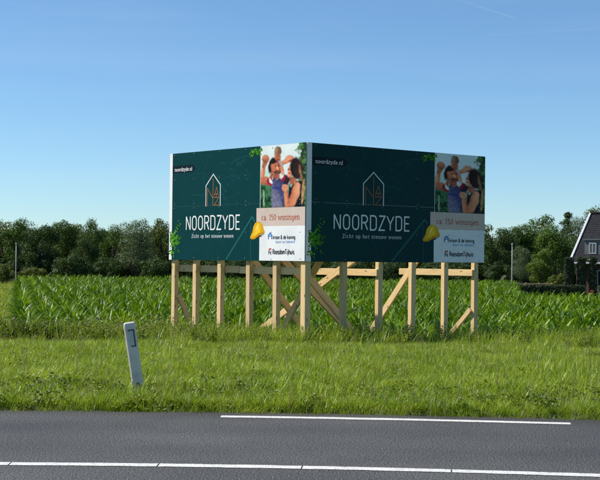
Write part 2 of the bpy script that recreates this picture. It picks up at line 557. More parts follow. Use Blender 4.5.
def sprig(mb, x, z, ang0, length, n, y, rnd, cols, size):
    for i in range(n):
        t = (i + .5) / n
        px = x + math.cos(ang0) * length * t + rnd.uniform(-.02, .02)
        pz = z + math.sin(ang0) * length * t + rnd.uniform(-.02, .02)
        for sd in (-1, 1):
            a = ang0 + sd * rnd.uniform(.5, 1.1)
            L = size * rnd.uniform(.7, 1.25); W = L * rnd.uniform(.2, .36)
            mb.col = rnd.choice(cols)
            ca, sa = math.cos(a), math.sin(a)
            o = [(0, 0), (L * .3, W * .9), (L * .65, W * .7), (L, 0), (L * .6, -W * .7), (L * .25, -W * .8)]
            poly(mb, [(px + u * ca - v * sa, pz + u * sa + v * ca) for u, v in o], y - rnd.uniform(0, .0008))

# ---- the printed family photograph, painted once on a fine grid (s to the right, t down, 0..1)
def paint_photo(nx, ny):
    rng = np.random.default_rng(5)
    ss, tt = np.meshgrid(np.linspace(0, 1, nx), np.linspace(0, 1, ny))
    # traced in the photo's enlarged pixels
    PX0 = 168 + ss * 357
    PY0 = (50 - 25 * ss) + tt * (491 + 16 * ss)
    PX, PY = PX0, PY0
    img = np.zeros((ny, nx, 3)); img[:] = srgb(214, 226, 224)
    def vnoise(sx, sy, seed):
        r = np.random.default_rng(seed).random((64, 64))
        gx = PX / sx; gy = PY / sy
        ix = np.floor(gx).astype(int); iy = np.floor(gy).astype(int)
        fx = gx - ix; fy = gy - iy
        fx = fx * fx * (3 - 2 * fx); fy = fy * fy * (3 - 2 * fy)
        g = lambda a, b: r[a % 64, b % 64]
        return (g(iy, ix) * (1 - fx) + g(iy, ix + 1) * fx) * (1 - fy) + (g(iy + 1, ix) * (1 - fx) + g(iy + 1, ix + 1) * fx) * fy
    wx = 6 * (vnoise(24, 24, 41) - .5) + 3 * (vnoise(9, 9, 42) - .5); wy = 6 * (vnoise(24, 24, 43) - .5) + 3 * (vnoise(9, 9, 44) - .5)
    PX, PY = PX0 + wx, PY0 + wy
    fol = .6 * vnoise(22, 22, 1) + .4 * vnoise(9, 9, 2)
    def put(mask, col, col2=None, var=None):
        c = np.array(srgb(*col))[None, None, :]
        if col2 is not None:
            v = np.clip(var, 0, 1)[..., None]
            c = c * (1 - v) + np.array(srgb(*col2))[None, None, :] * v
        m = np.clip(mask, 0, 1)[..., None]
        if mask.max() > 1.2:                                  # figures: printed modelling of the photograph
            c = c * (.66 + .36 * np.clip(mask / 3.2, 0, 1) ** .7 + .10 * np.clip((fol - .5) * 2, -1, 1))[..., None]
        img[:] = img * (1 - m) + c * m
    def ell(cx, cy, rx, ry, rot=0, soft=.12):
        a = R(rot)
        dx = (PX - cx) * math.cos(a) + (PY - cy) * math.sin(a); dy = -(PX - cx) * math.sin(a) + (PY - cy) * math.cos(a)
        return (1 + soft - np.sqrt((dx / rx) ** 2 + (dy / ry) ** 2)) / (2 * soft)
    def pol(pts, soft=3.0):
        ins = np.zeros(PX.shape, bool); dist = np.full(PX.shape, 1e9)
        n = len(pts)
        for i in range(n):
            (x1, y1), (x2, y2) = pts[i], pts[(i + 1) % n]
            c = ((y1 > PY) != (y2 > PY)) & (PX < (x2 - x1) * (PY - y1) / ((y2 - y1) or 1e-9) + x1)
            ins ^= c
            t = np.clip(((PX - x1) * (x2 - x1) + (PY - y1) * (y2 - y1)) / ((x2 - x1) ** 2 + (y2 - y1) ** 2), 0, 1)
            dist = np.minimum(dist, np.hypot(PX - x1 - t * (x2 - x1), PY - y1 - t * (y2 - y1)))
        return .5 + np.where(ins, dist, -dist) / (2 * soft)
    def cap(x1, y1, x2, y2, r1, r2):
        t = np.clip(((PX - x1) * (x2 - x1) + (PY - y1) * (y2 - y1)) / ((x2 - x1) ** 2 + (y2 - y1) ** 2), 0, 1)
        d = np.hypot(PX - x1 - t * (x2 - x1), PY - y1 - t * (y2 - y1))
        return .5 + ((r1 + (r2 - r1) * t) - d) / 6
    # background
    put(np.clip((PY - 345 + 40 * (fol - .5)) / 18, 0, 1) * np.clip((430 - PX) / 60, 0, 1), (14, 48, 34), (70, 130, 80), (fol - .35) * 2.2)
    put(np.clip(1.6 - np.abs(PX - 205) / 45, 0, 1) * np.clip(1.4 - np.abs(PY - 290) / 45, 0, 1) * np.clip(fol * 3 - 1.0, 0, 1), (120, 190, 150))
    put(ell(195, 470, 4, 75), (190, 200, 180))
    put(np.clip((PX - 468 + 70 * (fol - .5) + np.clip(160 - PY, 0, 160) * .12) / 14, 0, 1), (26, 56, 32), (120, 160, 90), (fol - .4) * 2)
    put(np.clip((PX - 440) / 20, 0, 1) * np.clip((200 - PY) / 40, 0, 1) * np.clip(fol * 4 - 2.1, 0, 1), (70, 130, 60))
    skin, skin2, skin3 = (206, 122, 88), (238, 168, 128), (142, 74, 54)
    sh = vnoise(26, 26, 7)
    # the man's arm bent up on the left
    put(cap(180, 325, 190, 215, 20, 15), skin, skin2, (200 - PX) / 30)
    put(cap(195, 210, 205, 165, 15, 20), skin, skin3, sh)
    put(ell(207, 150, 30, 30), skin, skin3, (PY - 140) / 40)
    for k in range(4): put(ell(190 + 11 * k, 134 + 2 * abs(k - 1.5), 6, 13, 8 * (k - 1.5)), (214, 138, 108))
    put(ell(222, 158, 7, 15, -30), (196, 116, 90))
    put(pol([(168, 300), (215, 292), (262, 310), (262, 356), (215, 362), (168, 352)]), skin, skin3, (PY - 315) / 60)
    # arm across to the right
    put(cap(330, 192, 392, 165, 16, 20), skin, skin2, (185 - PY) / 20)
    put(ell(402, 152, 34, 28, 20), skin, skin2, sh)
    put(ell(412, 168, 22, 10), skin3)
    for k in range(4): put(ell(392 + 10 * k, 140 + 4 * k, 6, 12, 35), (226, 146, 112))
    put(pol([(282, 160), (332, 160), (352, 215), (338, 250), (300, 236), (285, 205)], 4), (206, 196, 190), (166, 150, 150), sh)
    # man: hair, face, beard, neck
    put(ell(262, 205, 34, 66, 12), (34, 24, 22))
    put(ell(292, 222, 40, 58, -16), skin, skin3, (262 - PX) / -60 - .2)
    put(ell(276, 172, 28, 16, -25), (40, 28, 25))
    put(ell(288, 207, 11, 3, 25), (70, 38, 32)); put(ell(313, 204, 8, 3, 20), (70, 38, 32)); put(ell(289, 215, 6, 3, 10), (60, 34, 30)); put(ell(313, 212, 5, 3, 10), (60, 34, 30))
    put(ell(303, 226, 8, 14, -20), skin2)
    put(ell(302, 262, 30, 17, -12), (104, 62, 50)); put(ell(312, 246, 11, 4, 15), (150, 78, 68))
    put(ell(262, 262, 11, 18), skin, skin3, sh)
    put(pol([(266, 272), (318, 274), (322, 316), (266, 314)]), skin3, skin, sh)
    # shirt
    put(pol([(248, 345), (272, 302), (296, 318), (330, 306), (372, 276), (392, 300), (388, 360), (366, 395), (356, 545), (262, 545), (254, 440)], 4),
        (62, 66, 108), (142, 138, 158), .25 + (PY - 400) / 300 - (PX - 290) / 170 + .5 * (vnoise(12, 20, 9) - .5))
    put(ell(310, 385, 52, 12, 4), (50, 62, 128)); put(ell(380, 320, 22, 44, 25), (44, 32, 46))
    # baby
    put(cap(338, 225, 350, 290, 15, 13), skin2, skin, sh); put(cap(258, 280, 244, 325, 10, 11), skin, skin3, sh)
    put(ell(306, 142, 25, 32), skin, skin3, (PY - 130) / 50); put(ell(298, 138, 5, 3), (60, 34, 30)); put(ell(316, 138, 5, 3), (60, 34, 30)); put(ell(307, 157, 9, 4), (120, 50, 46))
    put(ell(305, 92, 28, 38), (112, 78, 60), (196, 160, 122), (335 - PX) / 70 - .2 + .5 * (vnoise(5, 14, 31) - .5)); put(ell(306, 128, 22, 14), skin, skin3, sh); put(ell(281, 118, 5, 9), skin)
    put(ell(240, 338, 17, 34, -28), (158, 28, 44)); put(ell(250, 330, 8, 26, -28), (226, 222, 222))
    put(ell(350, 305, 16, 30, 28), (150, 26, 44)); put(ell(341, 296, 7, 24, 28), (226, 222, 222))
    # woman
    put(pol([(396, 350), (440, 325), (500, 330), (518, 400), (518, 545), (384, 545), (392, 420)], 4), (20, 26, 32))
    put(ell(408, 245, 24, 58, 14), skin, skin2, (420 - PX) / 40); put(ell(394, 238, 8, 6), (90, 44, 36)); put(ell(396, 268, 9, 5, 20), (170, 60, 58))
    put(pol([(404, 290), (446, 300), (452, 350), (404, 372), (398, 330)], 4), skin, skin3, sh)
    put(ell(505, 420, 12, 105, 4), (206, 168, 112), (120, 90, 60), sh)
    put(ell(454, 232, 50, 88, -8), (32, 24, 26), (78, 54, 46), (PX - 430) / 120 + .3 * (vnoise(7, 40, 11) - .5)); put(ell(486, 270, 10, 70, -10), (140, 98, 70))
    put(pol([(440, 338), (468, 336), (486, 362), (482, 430), (452, 500), (432, 545), (384, 545), (398, 470), (418, 410)], 4), skin, skin2, (PX - 420) / 60 + .4 * (sh - .5))
    put(cap(372, 400, 384, 545, 15, 19), skin, skin2, (385 - PX) / 40); put(ell(364, 386, 23, 32, 10), skin, skin2, sh)
    for k in range(4): put(ell(350 + 9 * k, 368 + 3 * k, 5, 14, 10), (230, 150, 116))
    put(ell(410, 366, 8, 14), (150, 186, 150))
    lum = np.clip(1.3 - img.mean(2) * 1.6, 0, 1)
    tone = 1 + lum * (.35 * (vnoise(16, 20, 21) - .5) + .22 * (vnoise(6, 7, 22) - .5))
    img *= tone[..., None]
    for _ in range(1):
        q = np.pad(img, ((1, 1), (1, 1), (0, 0)), 'edge')
        img = (q[1:-1, 1:-1] * 4 + (q[:-2, 1:-1] + q[2:, 1:-1] + q[1:-1, :-2] + q[1:-1, 2:]) * 2 + q[:-2, :-2] + q[2:, 2:] + q[:-2, 2:] + q[2:, :-2]) / 16
    img = img * (1 + .12 * (rng.random((ny, nx, 1)) - .5))
    return np.clip(img, 0, .9)

NX, NY = 150, 175
PHOTO = paint_photo(NX, NY)

def photo_mesh(x0, x1, z0, z1, y):
    xs_ = np.linspace(x0, x1, NX); zs_ = np.linspace(z1, z0, NY)
    gx, gz = np.meshgrid(xs_, zs_)
    vs = np.stack([gx.ravel(), np.full(gx.size, y), gz.ravel()], 1)
    fs = [(r * NX + c, (r + 1) * NX + c, (r + 1) * NX + c + 1, r * NX + c + 1) for r in range(NY - 1) for c in range(NX - 1)]
    me = bpy.data.meshes.new("photo_print")
    me.from_pydata(vs.tolist(), [], fs)
    at = me.color_attributes.new("Col", 'FLOAT_COLOR', 'POINT')
    arr = np.ones((NX * NY, 4), np.float32); arr[:, :3] = PHOTO.reshape(-1, 3)
    at.data.foreach_set("color", arr.ravel())
    me.materials.append(M["print"])
    return me

GREEN = (.0022, .042, .045)
GREEN_L = (.009, .085, .087)
GREEN_XL = (.016, .110, .108)
WHITE = (.80, .80, .79)
M["panel_back"] = simple("panel_edge_white", (.62, .63, .63), .5, .06, 3)
M["bolt"] = simple("screw_heads", (.32, .33, .33), .4, .1, 10, .8)

def make_panel(p0, p1, label, seed):
    d = (p1 - p0); L = d.length; rz = math.atan2(d.y, d.x)
    rnd = random.Random(77)
    mb = MB(); mb.box((0, -.018, 0.004), (L, .0, PH - .004))
    pan = mb.build("sign_panel", M["panel_back"], board)
    local(pan, p0.x, p0.y, Z0, rz)
    pan["label"] = label
    Y = -.0225
    def U(u, v): return (u * L, v * PH)
    def quad(mb, u0, v0, u1, v1, y, col):
        mb.col = col
        x0, z0 = U(u0, v0); x1, z1 = U(u1, v1)
        mb.add([(x0, y, z0), (x1, y, z0), (x1, y, z1), (x0, y, z1)], [(0, 1, 2, 3)])
    # upper and lower sheet, with a narrow seam between them; the white strip down the left edge
    for v0, v1, dy in ((0, .4985, 0), (.5005, 1, .0012)):
        sh_ = MB(); sh_.col = GREEN
        x0, z0 = U(.022, v0); x1, z1 = U(1, v1)
        sh_.box((x0, Y - dy, z0), (x1, -.0185, z1))
        sh_.build("printed_sheet", M["print"], pan, colours=True)
    st = MB(); st.col = WHITE
    st.box((-.004, Y - .002, .0), (U(.0215, 0)[0], -.0185, PH))
    st.build("edge_strip", M["print"], pan, colours=True)
    # faint drawing printed in the green: street plan lines and a large house outline
    y1 = Y - .0016
    mp = MB()
    for k in range(34):
        mp.col = tuple(GREEN[i] + (GREEN_L[i] - GREEN[i]) * rnd.uniform(.25, .75) for i in range(3))
        u = rnd.uniform(.05, .60); v = rnd.uniform(.04, .93); a = rnd.choice([.25, .32, 1.75, 1.9, -.35, .9]) + rnd.uniform(-.1, .1)
        pts = [U(u, v)]
        for s_ in range(rnd.randint(2, 9)):
            x_, z_ = pts[-1]; st_ = rnd.uniform(.07, .22)
            x_ += math.cos(a) * st_; z_ += math.sin(a) * st_
            if not (.03 * L < x_ < .665 * L and .02 * PH < z_ < .97 * PH): break
            pts.append((x_, z_)); a += rnd.uniform(-.35, .35)
        if len(pts) > 1: ribbon(mp, pts, rnd.choice([.006, .01, .018]), y1 - k * .000008)
    for k in range(18):                                  # small plots
        mp.col = tuple(GREEN[i] + (GREEN_L[i] - GREEN[i]) * rnd.uniform(.15, .5) for i in range(3))
        u, v = U(rnd.uniform(.38, .6), rnd.uniform(.5, .9)); a = -.35; w_, h_ = rnd.uniform(.08, .2), rnd.uniform(.04, .08)
        ca, sa = math.cos(a), math.sin(a)
        poly(mp, [(u + px * ca - pz * sa, v + px * sa + pz * ca) for px, pz in ((0, 0), (w_, 0), (w_, h_), (0, h_))], y1 - .0003 - k * .000008)
    mp.build("street_plan_print", M["print"], pan, colours=True)
    hb = MB(); hb.col = GREEN_XL
    ribbon(hb, [U(.45, .008), U(.636, .385), U(.656, .345)], .045, y1 - .0005)
    hb.col = tuple(x * .75 for x in GREEN_XL)
    ribbon(hb, [U(.628, .335), U(.628, .008)], .03, y1 - .0007)
    hb.build("house_outline_print", M["print"], pan, colours=True)
    y2 = y1 - .0010
    # name tag
    tg = MB(); tg.col = (.006, .014, .022)
    poly(tg, [U(.022, .815), U(.19, .815), U(.208, .848), U(.19, .882), U(.022, .882)], y2)
    tg.col = WHITE
    text(tg, "noordzyde.nl", U(.040, 0)[0], U(.181, 0)[0], .831 * PH, .075, .0125, y2 - .001, True)
    tg.build("web_address", M["print"], pan, colours=True)
    # house emblem
    lg = MB(); lg.col = WHITE
    ribbon(lg, [U(.291, .492), U(.291, .68), U(.346, .782), U(.401, .684), U(.401, .492)], .021, y2)
    lg.col = (.40, .14, .05)
    ribbon(lg, [U(.3035, .493), U(.3035, .655), U(.344, .565)], .016, y2 - .0004)
    ribbon(lg, [U(.346, .493), U(.346, .745)], .016, y2 - .0008)
    ribbon(lg, [U(.357, .585), U(.372, .663), U(.387, .585)], .017, y2 - .0004)
    ribbon(lg, [U(.359, .602), U(.385, .602)], .014, y2 - .0008)
    ribbon(lg, [U(.372, .602), U(.372, .575)], .014, y2 - .0010)
    ribbon(lg, [U(.354, .570), U(.391, .570), U(.356, .500), U(.392, .500)], .018, y2 - .0012)
    lg.build("house_emblem", M["print"], pan, colours=True)
    nm = MB(); nm.col = WHITE
    text(nm, "NOORDZYDE", U(.133, 0)[0], U(.552, 0)[0], .280 * PH, .123 * PH, .031, y2, False, .085)
    nm.build("name_lettering", M["print"], pan, colours=True)
    words = "Zicht op het nieuwe wonen".split()
    wid = [sum(GL[c][0] + .16 for c in w_) - .16 for w_ in words]
    kx = (.503 - .182) * L / (sum(wid) + .62 * (len(words) - 1)); xw = .182 * L
    for w_, wi in zip(words, wid):
        zi = MB(); zi.col = (.58, .62, .62)
        text(zi, w_, xw, xw + wi * kx, .206 * PH, .074, .0125, y2, True, .16)
        zi.build("tagline_word", M["print"], pan, colours=True)
        xw += (wi + .62) * kx
    # family photograph
    ph = link(bpy.data.objects.new("photo_print", photo_mesh(.6945 * L, L - .002, .462 * PH, PH - .002, y2)), pan)
    ed = MB(); ed.col = (.62, .66, .64)
    x_, zz0 = U(.6925, .462)
    ed.add([(x_ - .006, y2 - .0006, zz0), (x_ + .008, y2 - .0006, zz0), (x_ + .008, y2 - .0006, PH - .002), (x_ - .006, y2 - .0006, PH - .002)], [(0, 1, 2, 3)])
    ed.build("photo_border", M["print"], pan, colours=True)
    # beige and white fields
    bg_ = MB(); quad(bg_, .668, .302, .998, .460, y2 - .001, (.60, .49, .42))
    bg_.col = (.40, .085, .04)
    text(bg_, "ca. 150 woningen", U(.703, 0)[0], U(.962, 0)[0], .354 * PH, .112, .0165, y2 - .002, True)
    bg_.build("beige_field", M["print"], pan, colours=True)
    wf = MB(); quad(wf, .690, .003, .998, .302, y2 - .0004, (.78, .79, .79))
    y3 = y2 - .0015
    wf.col = (.010, .135, .42)
    ribbon(wf, [U(.7535, .188), U(.7535, .222), U(.765, .241), U(.7765, .222), U(.7765, .188)], .030, y3)
    ribbon(wf, [U(.758, .215), U(.772, .215)], .02, y3 - .0004)
    wf.col = (.035, .042, .06)
    text(wf, "kroon & de koning", U(.784, 0)[0], U(.935, 0)[0], .189 * PH, .078, .0165, y3, False)
    wf.col = (.16, .34, .62)
    text(wf, "bouwt uw toekomst", U(.803, 0)[0], U(.934, 0)[0], .155 * PH, .056, .0095, y3, False)
    wf.col = (.03, .035, .045)
    ribbon(wf, [U(.757, .056), U(.757, .088), U(.771, .060), U(.771, .088)], .024, y3)
    text(wf, "RoosdomTijhuis", U(.783, 0)[0], U(.930, 0)[0], .060 * PH, .098, .020, y3, False, .04)
    wf.col = (.50, .055, .035)
    for a0, b0 in ((.7575, .0925), (.7665, .0955)):
        poly(wf, [U(a0, b0), U(a0 + .0075, b0), U(a0 + .0075, b0 + .0165), U(a0, b0 + .0165)], y3)
    wf.build("developer_field", M["print"], pan, colours=True)
    # hard hat
    ht = MB()
    hp = lambda pts: [U(.621 + .106 * a, .186 + .158 * b) for a, b in pts]
    ht.col = (.16, .035, .04); poly(ht, hp([(.55, .10), (.80, .16), (.82, .34), (.60, .36)]), y3 - .0002)
    ht.col = (.08, .30, .36); poly(ht, hp([(.72, .20), (.96, .28), (.98, .44), (.78, .42)]), y3 - .0004)
    ht.col = (.66, .34, .008)
    poly(ht, hp([(.02, .10), (.12, .02), (.34, .02), (.62, .22), (.98, .34), (1.0, .44), (.94, .56), (.86, .80), (.72, .95), (.55, 1.0), (.36, .92), (.24, .72), (.18, .42)]), y3 - .0006, (.98, .66, .04))
    ht.col = (.84, .50, .02)
    poly(ht, hp([(.34, .45), (.42, .72), (.55, .90), (.66, .92), (.58, .72), (.52, .45)]), y3 - .0008, (1, .78, .18))
    ht.col = (.55, .26, .006)
    poly(ht, hp([(.10, .06), (.34, .05), (.62, .25), (.95, .38), (.93, .44), (.60, .34), (.34, .16)]), y3 - .0010)
    ht.col = (.70, .36, .008)
    poly(ht, hp([(.70, .40), (.92, .50), (.84, .76), (.74, .86), (.74, .62)]), y3 - .0008)
    ht.build("hard_hat_print", M["print"], pan, colours=True)
    # leaves
    lf = MB(); r2 = random.Random(9)
    gs = [(.055, .25, .010), (.10, .36, .012), (.16, .44, .03), (.03, .14, .012), (.015, .07, .010), (.012, .05, .01)]
    for k in range(22):
        a = r2.uniform(-.9, 1.9)
        sprig(lf, *U(.022 + r2.uniform(-.014, .012), .175 + r2.uniform(-.05, .05)), a, r2.uniform(.16, .48) * (1 if math.cos(a) > .3 else .55), 9, y3 - .0008, r2, gs, .042)
    for k in range(6):
        sprig(lf, *U(.012 + r2.uniform(-.006, .016), .085 + r2.uniform(-.02, .02)), r2.uniform(-1.9, .9), r2.uniform(.06, .16), 6, y3 - .0008, r2, gs, .038)
    lf.v = [(max(x, -.003), y, max(z, .004)) for x, y, z in lf.v]
    tag(lf.build("leaf_print", M["print"], pan, colours=True), kind="stuff")
    lt = MB()
    for k in range(14):
        u, v = r2.uniform(.625, .71), r2.uniform(.975, .985)
        sprig(lt, *U(u, v), R(r2.uniform(205, 285)), r2.uniform(.06, .20), 6, y3 - .0008, r2, gs, .040)
    lt.v = [(x, y, min(z, PH - .004)) for x, y, z in lt.v]
    tag(lt.build("leaf_print", M["print"], pan, colours=True), kind="stuff")
    # screw heads along the seam and the edges
    sc = MB()
    for v in (.02, .25, .48, .52, .75, .98):
        for u in (.04, .2, .395, .59, .775, .965):
            cx, cz = U(u, v)
            cx += rnd.uniform(-.02, .02); cz += rnd.uniform(-.008, .008)
            rg = lambda rr_, yy: [(cx + rr_ * math.cos(i * math.pi / 3), yy, cz + rr_ * math.sin(i * math.pi / 3)) for i in range(6)]
            sc.loft([rg(.011, Y - .004), rg(.011, y3 - .005), rg(.006, y3 - .008)])
    tag(sc.build("screw_heads", M["bolt"], pan), kind="stuff")
    return pan, rz, L

pl_, rzL, LL = make_panel(PA, PB, "sunlit dark green panel on the left wing", 1)
pr_, rzR, LR = make_panel(PB, PC, "shaded panel on the right wing, looking almost black", 2)

def timber(name, a, b, w, t, normal, rnd):
    """sawn beam from a to b, w wide across, t thick along `normal`; local Z runs along it"""
    a, b = Vector(a), Vector(b)
    z = (b - a).normalized(); L = (b - a).length
    y = (Vector(normal) - z * z.dot(Vector(normal))).normalized()
    x = y.cross(z)
    mb = MB(); mb.box((-w / 2, -t / 2, 0), (w / 2, t / 2, L), .006)
    o = mb.build(name, M["timber"], board)
    m = Matrix((x, y, z)).transposed().to_4x4(); m.translation = a - BO
    o.matrix_local = m
    return o

rb = random.Random(4)
tL = (PB - PA).normalized(); tR = (PC - PB).normalized()
bL = Vector((-tL.y, tL.x)); bR = Vector((-tR.y, tR.x))
posts = {}
for u in (.022, .192, .386, .592, .782):
    q = PA + tL * (u * LL) + bL * .085
    g = float(tz(q.x, q.y)); lean = rb.uniform(-.02, .02)
    timber("post", (q.x + lean, q.y, g - .5), (q.x, q.y, Z0 + PH - .12 - rb.uniform(0, .1)), .135, .11, (bL.x, bL.y, 0), rb)
    posts[('L', u)] = q
for u in (.207, .402, .588, .776, .960):
    q = PB + tR * (u * LR) + bR * .085
    g = float(tz(q.x, q.y)); lean = rb.uniform(-.02, .02)
    timber("post", (q.x + lean, q.y, g - .5), (q.x, q.y, Z0 + PH - .12 - rb.uniform(0, .1)), .135, .11, (bR.x, bR.y, 0), rb)
    posts[('R', u)] = q
q = PB + Vector((.0, .145))
timber("corner_post", (q.x, q.y, float(tz(q.x, q.y)) - .5), (q.x, q.y, Z0 + PH - .1), .15, .15, (bR.x, bR.y, 0), rb)
def back(key, d):
    b = bL if key[0] == 'L' else bR
    p = posts[key] + b * d
    return p
def brace(key, d0, z0, d1, z1, side, w=.15, extend=True):
    """diagonal stay behind a post: height z0 at d0 metres back, z1 at d1"""
    t = tL if key[0] == 'L' else tR
    o = t * (side * .09)
    sl = (z1 - z0) / (d1 - d0)
    d_top = .02; z_top = z0 + sl * (d_top - d0)
    if z_top > Z0 + PH - .3:
        z_top = Z0 + PH - .3; d_top = d0 + (z_top - z0) / sl
    d_bot = d1
    for _ in range(60):
        p = back(key, d_bot) + o
        if z0 + sl * (d_bot - d0) < float(tz(p.x, p.y)) - .15: break
        d_bot += .05
    a = back(key, d_bot) + o; c = back(key, d_top) + o
    timber("brace", (a.x, a.y, z0 + sl * (d_bot - d0)), (c.x, c.y, z_top), w, .065, (t.x, t.y, 0), rb)
brace(('L', .022), .13, .52, .57, -.26, 1, .11)
brace(('L', .386), .88, 1.50, 2.29, -.01, 1)
brace(('L', .592), .93, 1.51, 2.60, .14, 1)
brace(('L', .782), .50, 1.51, 2.17, -.07, 1)
brace(('R', .207), .67, 1.52, 1.78, .14, -1)
brace(('R', .402), .83, 1.52, 3.18, .29, -1)
brace(('R', .776), .82, 1.54, 2.37, -.22, -1)
brace(('R', .960), .06, .42, .77, -.26, -1, .11)
# rails: one along the left wing behind its posts, one high behind each wing, ties running back from the right wing
def rail(p0, t, b, L, u0, u1, off, z, w, name="rail"):
    a = p0 + t * (u0 * L) + b * off; c = p0 + t * (u1 * L) + b * off
    timber(name, (a.x, a.y, z), (c.x, c.y, z), w, .05, (b.x, b.y, 0), rb)
rail(PA, tL, bL, LL, .005, .50, .165, 1.335, .155)
rail(PA, tL, bL, LL, .505, .965, .167, 1.325, .155)
for z in (2.2, 3.4):
    rail(PA, tL, bL, LL, .01, .96, .165, z, .14)
    rail(PB, tR, bR, LR, .05, .99, .165, z, .14)
for key, dist in ((('R', .402), 2.05), (('R', .960), 2.35)):
    p0 = posts[key] + bR * (-.04) - tR * .092; p1 = posts[key] + bR * dist - tR * .092
    timber("tie_beam", (p0.x, p0.y, 1.30), (p1.x, p1.y, 1.30), .15, .055, (tR.x, tR.y, 0), rb)

# ------------------------------------------------------------------ road marker post
def marker_post():
    x, y = -1.845, 16.2
    g = float(tz(x, y))
    root = empty("marker_post", (x, y, g))
    root.rotation_euler = (R(2), R(-8.6), R(9))
    tag(root, "leaning grey-white plastic road marker post in the grass verge", "marker post")
    m, nt, b = new_mat("weathered_plastic")
    f = noise(nt, 7, 6, .7); f2 = noise(nt, 1.8, 3, .6, "Object", (3, 3, 1))
    c = ramp(nt, f, [(.25, (.50, .47, .42)), (.5, (.72, .68, .62)), (.8, (.80, .76, .70))])
    c = mix(nt, 1.0, c, ramp(nt, f2, [(.3, (.8, .8, .77)), (.6, (1, 1, 1))]), 'MULTIPLY')
    nt.links.new(c, b.inputs["Base Color"]); b.inputs["Roughness"].default_value = .55
    bump(nt, b, f, .15, .004)
    mb = MB()
    rings = []
    for z, w, t in ((-.35, .060, .045), (.0, .061, .046), (.10, .063, .046), (.45, .066, .045), (.765, .069, .044), (.79, .067, .042), (.808, .060, .036), (.816, .048, .026)):
        k = .012 if z < .8 else .008
        rings.append([(-w + k, -t, z), (w - k, -t, z), (w, -t + k, z), (w, t - k, z), (w - k, t, z), (-w + k, t, z), (-w, t - k, z), (-w, -t + k, z)])
    mb.loft(rings)
    mb.build("body", m, root)
    dark = simple("marker_slot_dark", (.045, .048, .05), .5, .2, 20)
    fr = MB()
    x0, x1, z0, z1 = -.030, .042, .535, .735
    fy = -.0452
    for a, c_ in (((x1 - .013, fy - .006, z0), (x1, fy + .004, z1)), ((x0, fy - .006, z1 - .0135), (x1 - .0115, fy + .004, z1)), ((x0 + .018, fy - .006, z0), (x1 - .0115, fy + .004, z0 + .012))):
        fr.box(a, c_)
    fr.build("reflector_bracket", dark, root)
    re = MB(); re.box((x0 + .004, fy - .002, z0 + .0125), (x1 - .0115, fy + .004, z1 - .014))
    re.build("reflector_plate", simple("marker_plate_grey", (.50, .52, .53), .4, .08, 12), root)
    ft = MB()
    rg = lambda z, w, t: [(-w, -t, z), (w, -t, z), (w, t, z), (-w, t, z)]
    ft.loft([rg(-.3, .068, .056), rg(.06, .067, .055), rg(.15, .064, .049)])
    ft.build("foot", m, root)
marker_post()

# ------------------------------------------------------------------ scattered plants
def scatter(name, protos, pts, label, cat):
    """pts: rows x, y, z, rx, ry, rz, scale, index -> one object that repeats the prototypes"""
    pts = np.asarray(pts, np.float32)
    me = bpy.data.meshes.new(name)
    me.vertices.add(len(pts))
    me.vertices.foreach_set("co", pts[:, :3].ravel())
    a = me.attributes.new("rot", 'FLOAT_VECTOR', 'POINT'); a.data.foreach_set("vector", pts[:, 3:6].ravel())
    a = me.attributes.new("scl", 'FLOAT', 'POINT'); a.data.foreach_set("value", pts[:, 6].copy())
    a = me.attributes.new("idx", 'INT', 'POINT'); a.data.foreach_set("value", pts[:, 7].astype(np.int32))
    o = link(bpy.data.objects.new(name, me))
    c = bpy.data.collections.new(name + "_forms")
    for i, pm in enumerate(protos):
        c.objects.link(bpy.data.objects.new("%s_form_%02d" % (name, i), pm))
    ng = bpy.data.node_groups.new(name + "_scatter", 'GeometryNodeTree')
    ng.interface.new_socket(name="Geometry", in_out='INPUT', socket_type='NodeSocketGeometry')
    ng.interface.new_socket(name="Geometry", in_out='OUTPUT', socket_type='NodeSocketGeometry')
    N = ng.nodes; Lk = ng.links
    gi = N.new("NodeGroupInput"); go = N.new("NodeGroupOutput")
    ci = N.new("GeometryNodeCollectionInfo"); ci.inputs[0].default_value = c
    ci.inputs["Separate Children"].default_value = True; ci.inputs["Reset Children"].default_value = True
    ip = N.new("GeometryNodeInstanceOnPoints"); ip.inputs["Pick Instance"].default_value = True
    def na(t, nm):
        n = N.new("GeometryNodeInputNamedAttribute"); n.data_type = t; n.inputs[0].default_value = nm
        return n.outputs[0]
    Lk.new(gi.outputs[0], ip.inputs["Points"]); Lk.new(ci.outputs[0], ip.inputs["Instance"])
    Lk.new(na('INT', "idx"), ip.inputs["Instance Index"])
    Lk.new(na('FLOAT_VECTOR', "rot"), ip.inputs["Rotation"])
    Lk.new(na('FLOAT', "scl"), ip.inputs["Scale"])
    Lk.new(ip.outputs[0], go.inputs[0])
    md = o.modifiers.new("scatter", 'NODES'); md.node_group = ng
    tag(o, label, cat, kind="stuff")
    return o

def blade(mb, x, y, h, w, lean, az, segs=3, curl=1.0):
    ca, sa = math.cos(az), math.sin(az)
    n = len(mb.v)
    vs, fs = [], []
    for i in range(segs):
        t = i / segs
        o = lean * h * t ** (1 + curl); z = h * t * (1 - .25 * lean * t)
        ww = w * (1 - t * .65) / 2
        vs += [(x + ca * o - sa * ww, y + sa * o + ca * ww, z), (x + ca * o + sa * ww, y + sa * o - ca * ww, z)]
    o = lean * h
    vs.append((x + ca * o, y + sa * o, h * (1 - .25 * lean)))
    for i in range(segs - 1):
        fs.append((2 * i, 2 * i + 1, 2 * i + 3, 2 * i + 2))
    fs.append((2 * segs - 2, 2 * segs - 1, 2 * segs))
    mb.add(vs, fs)

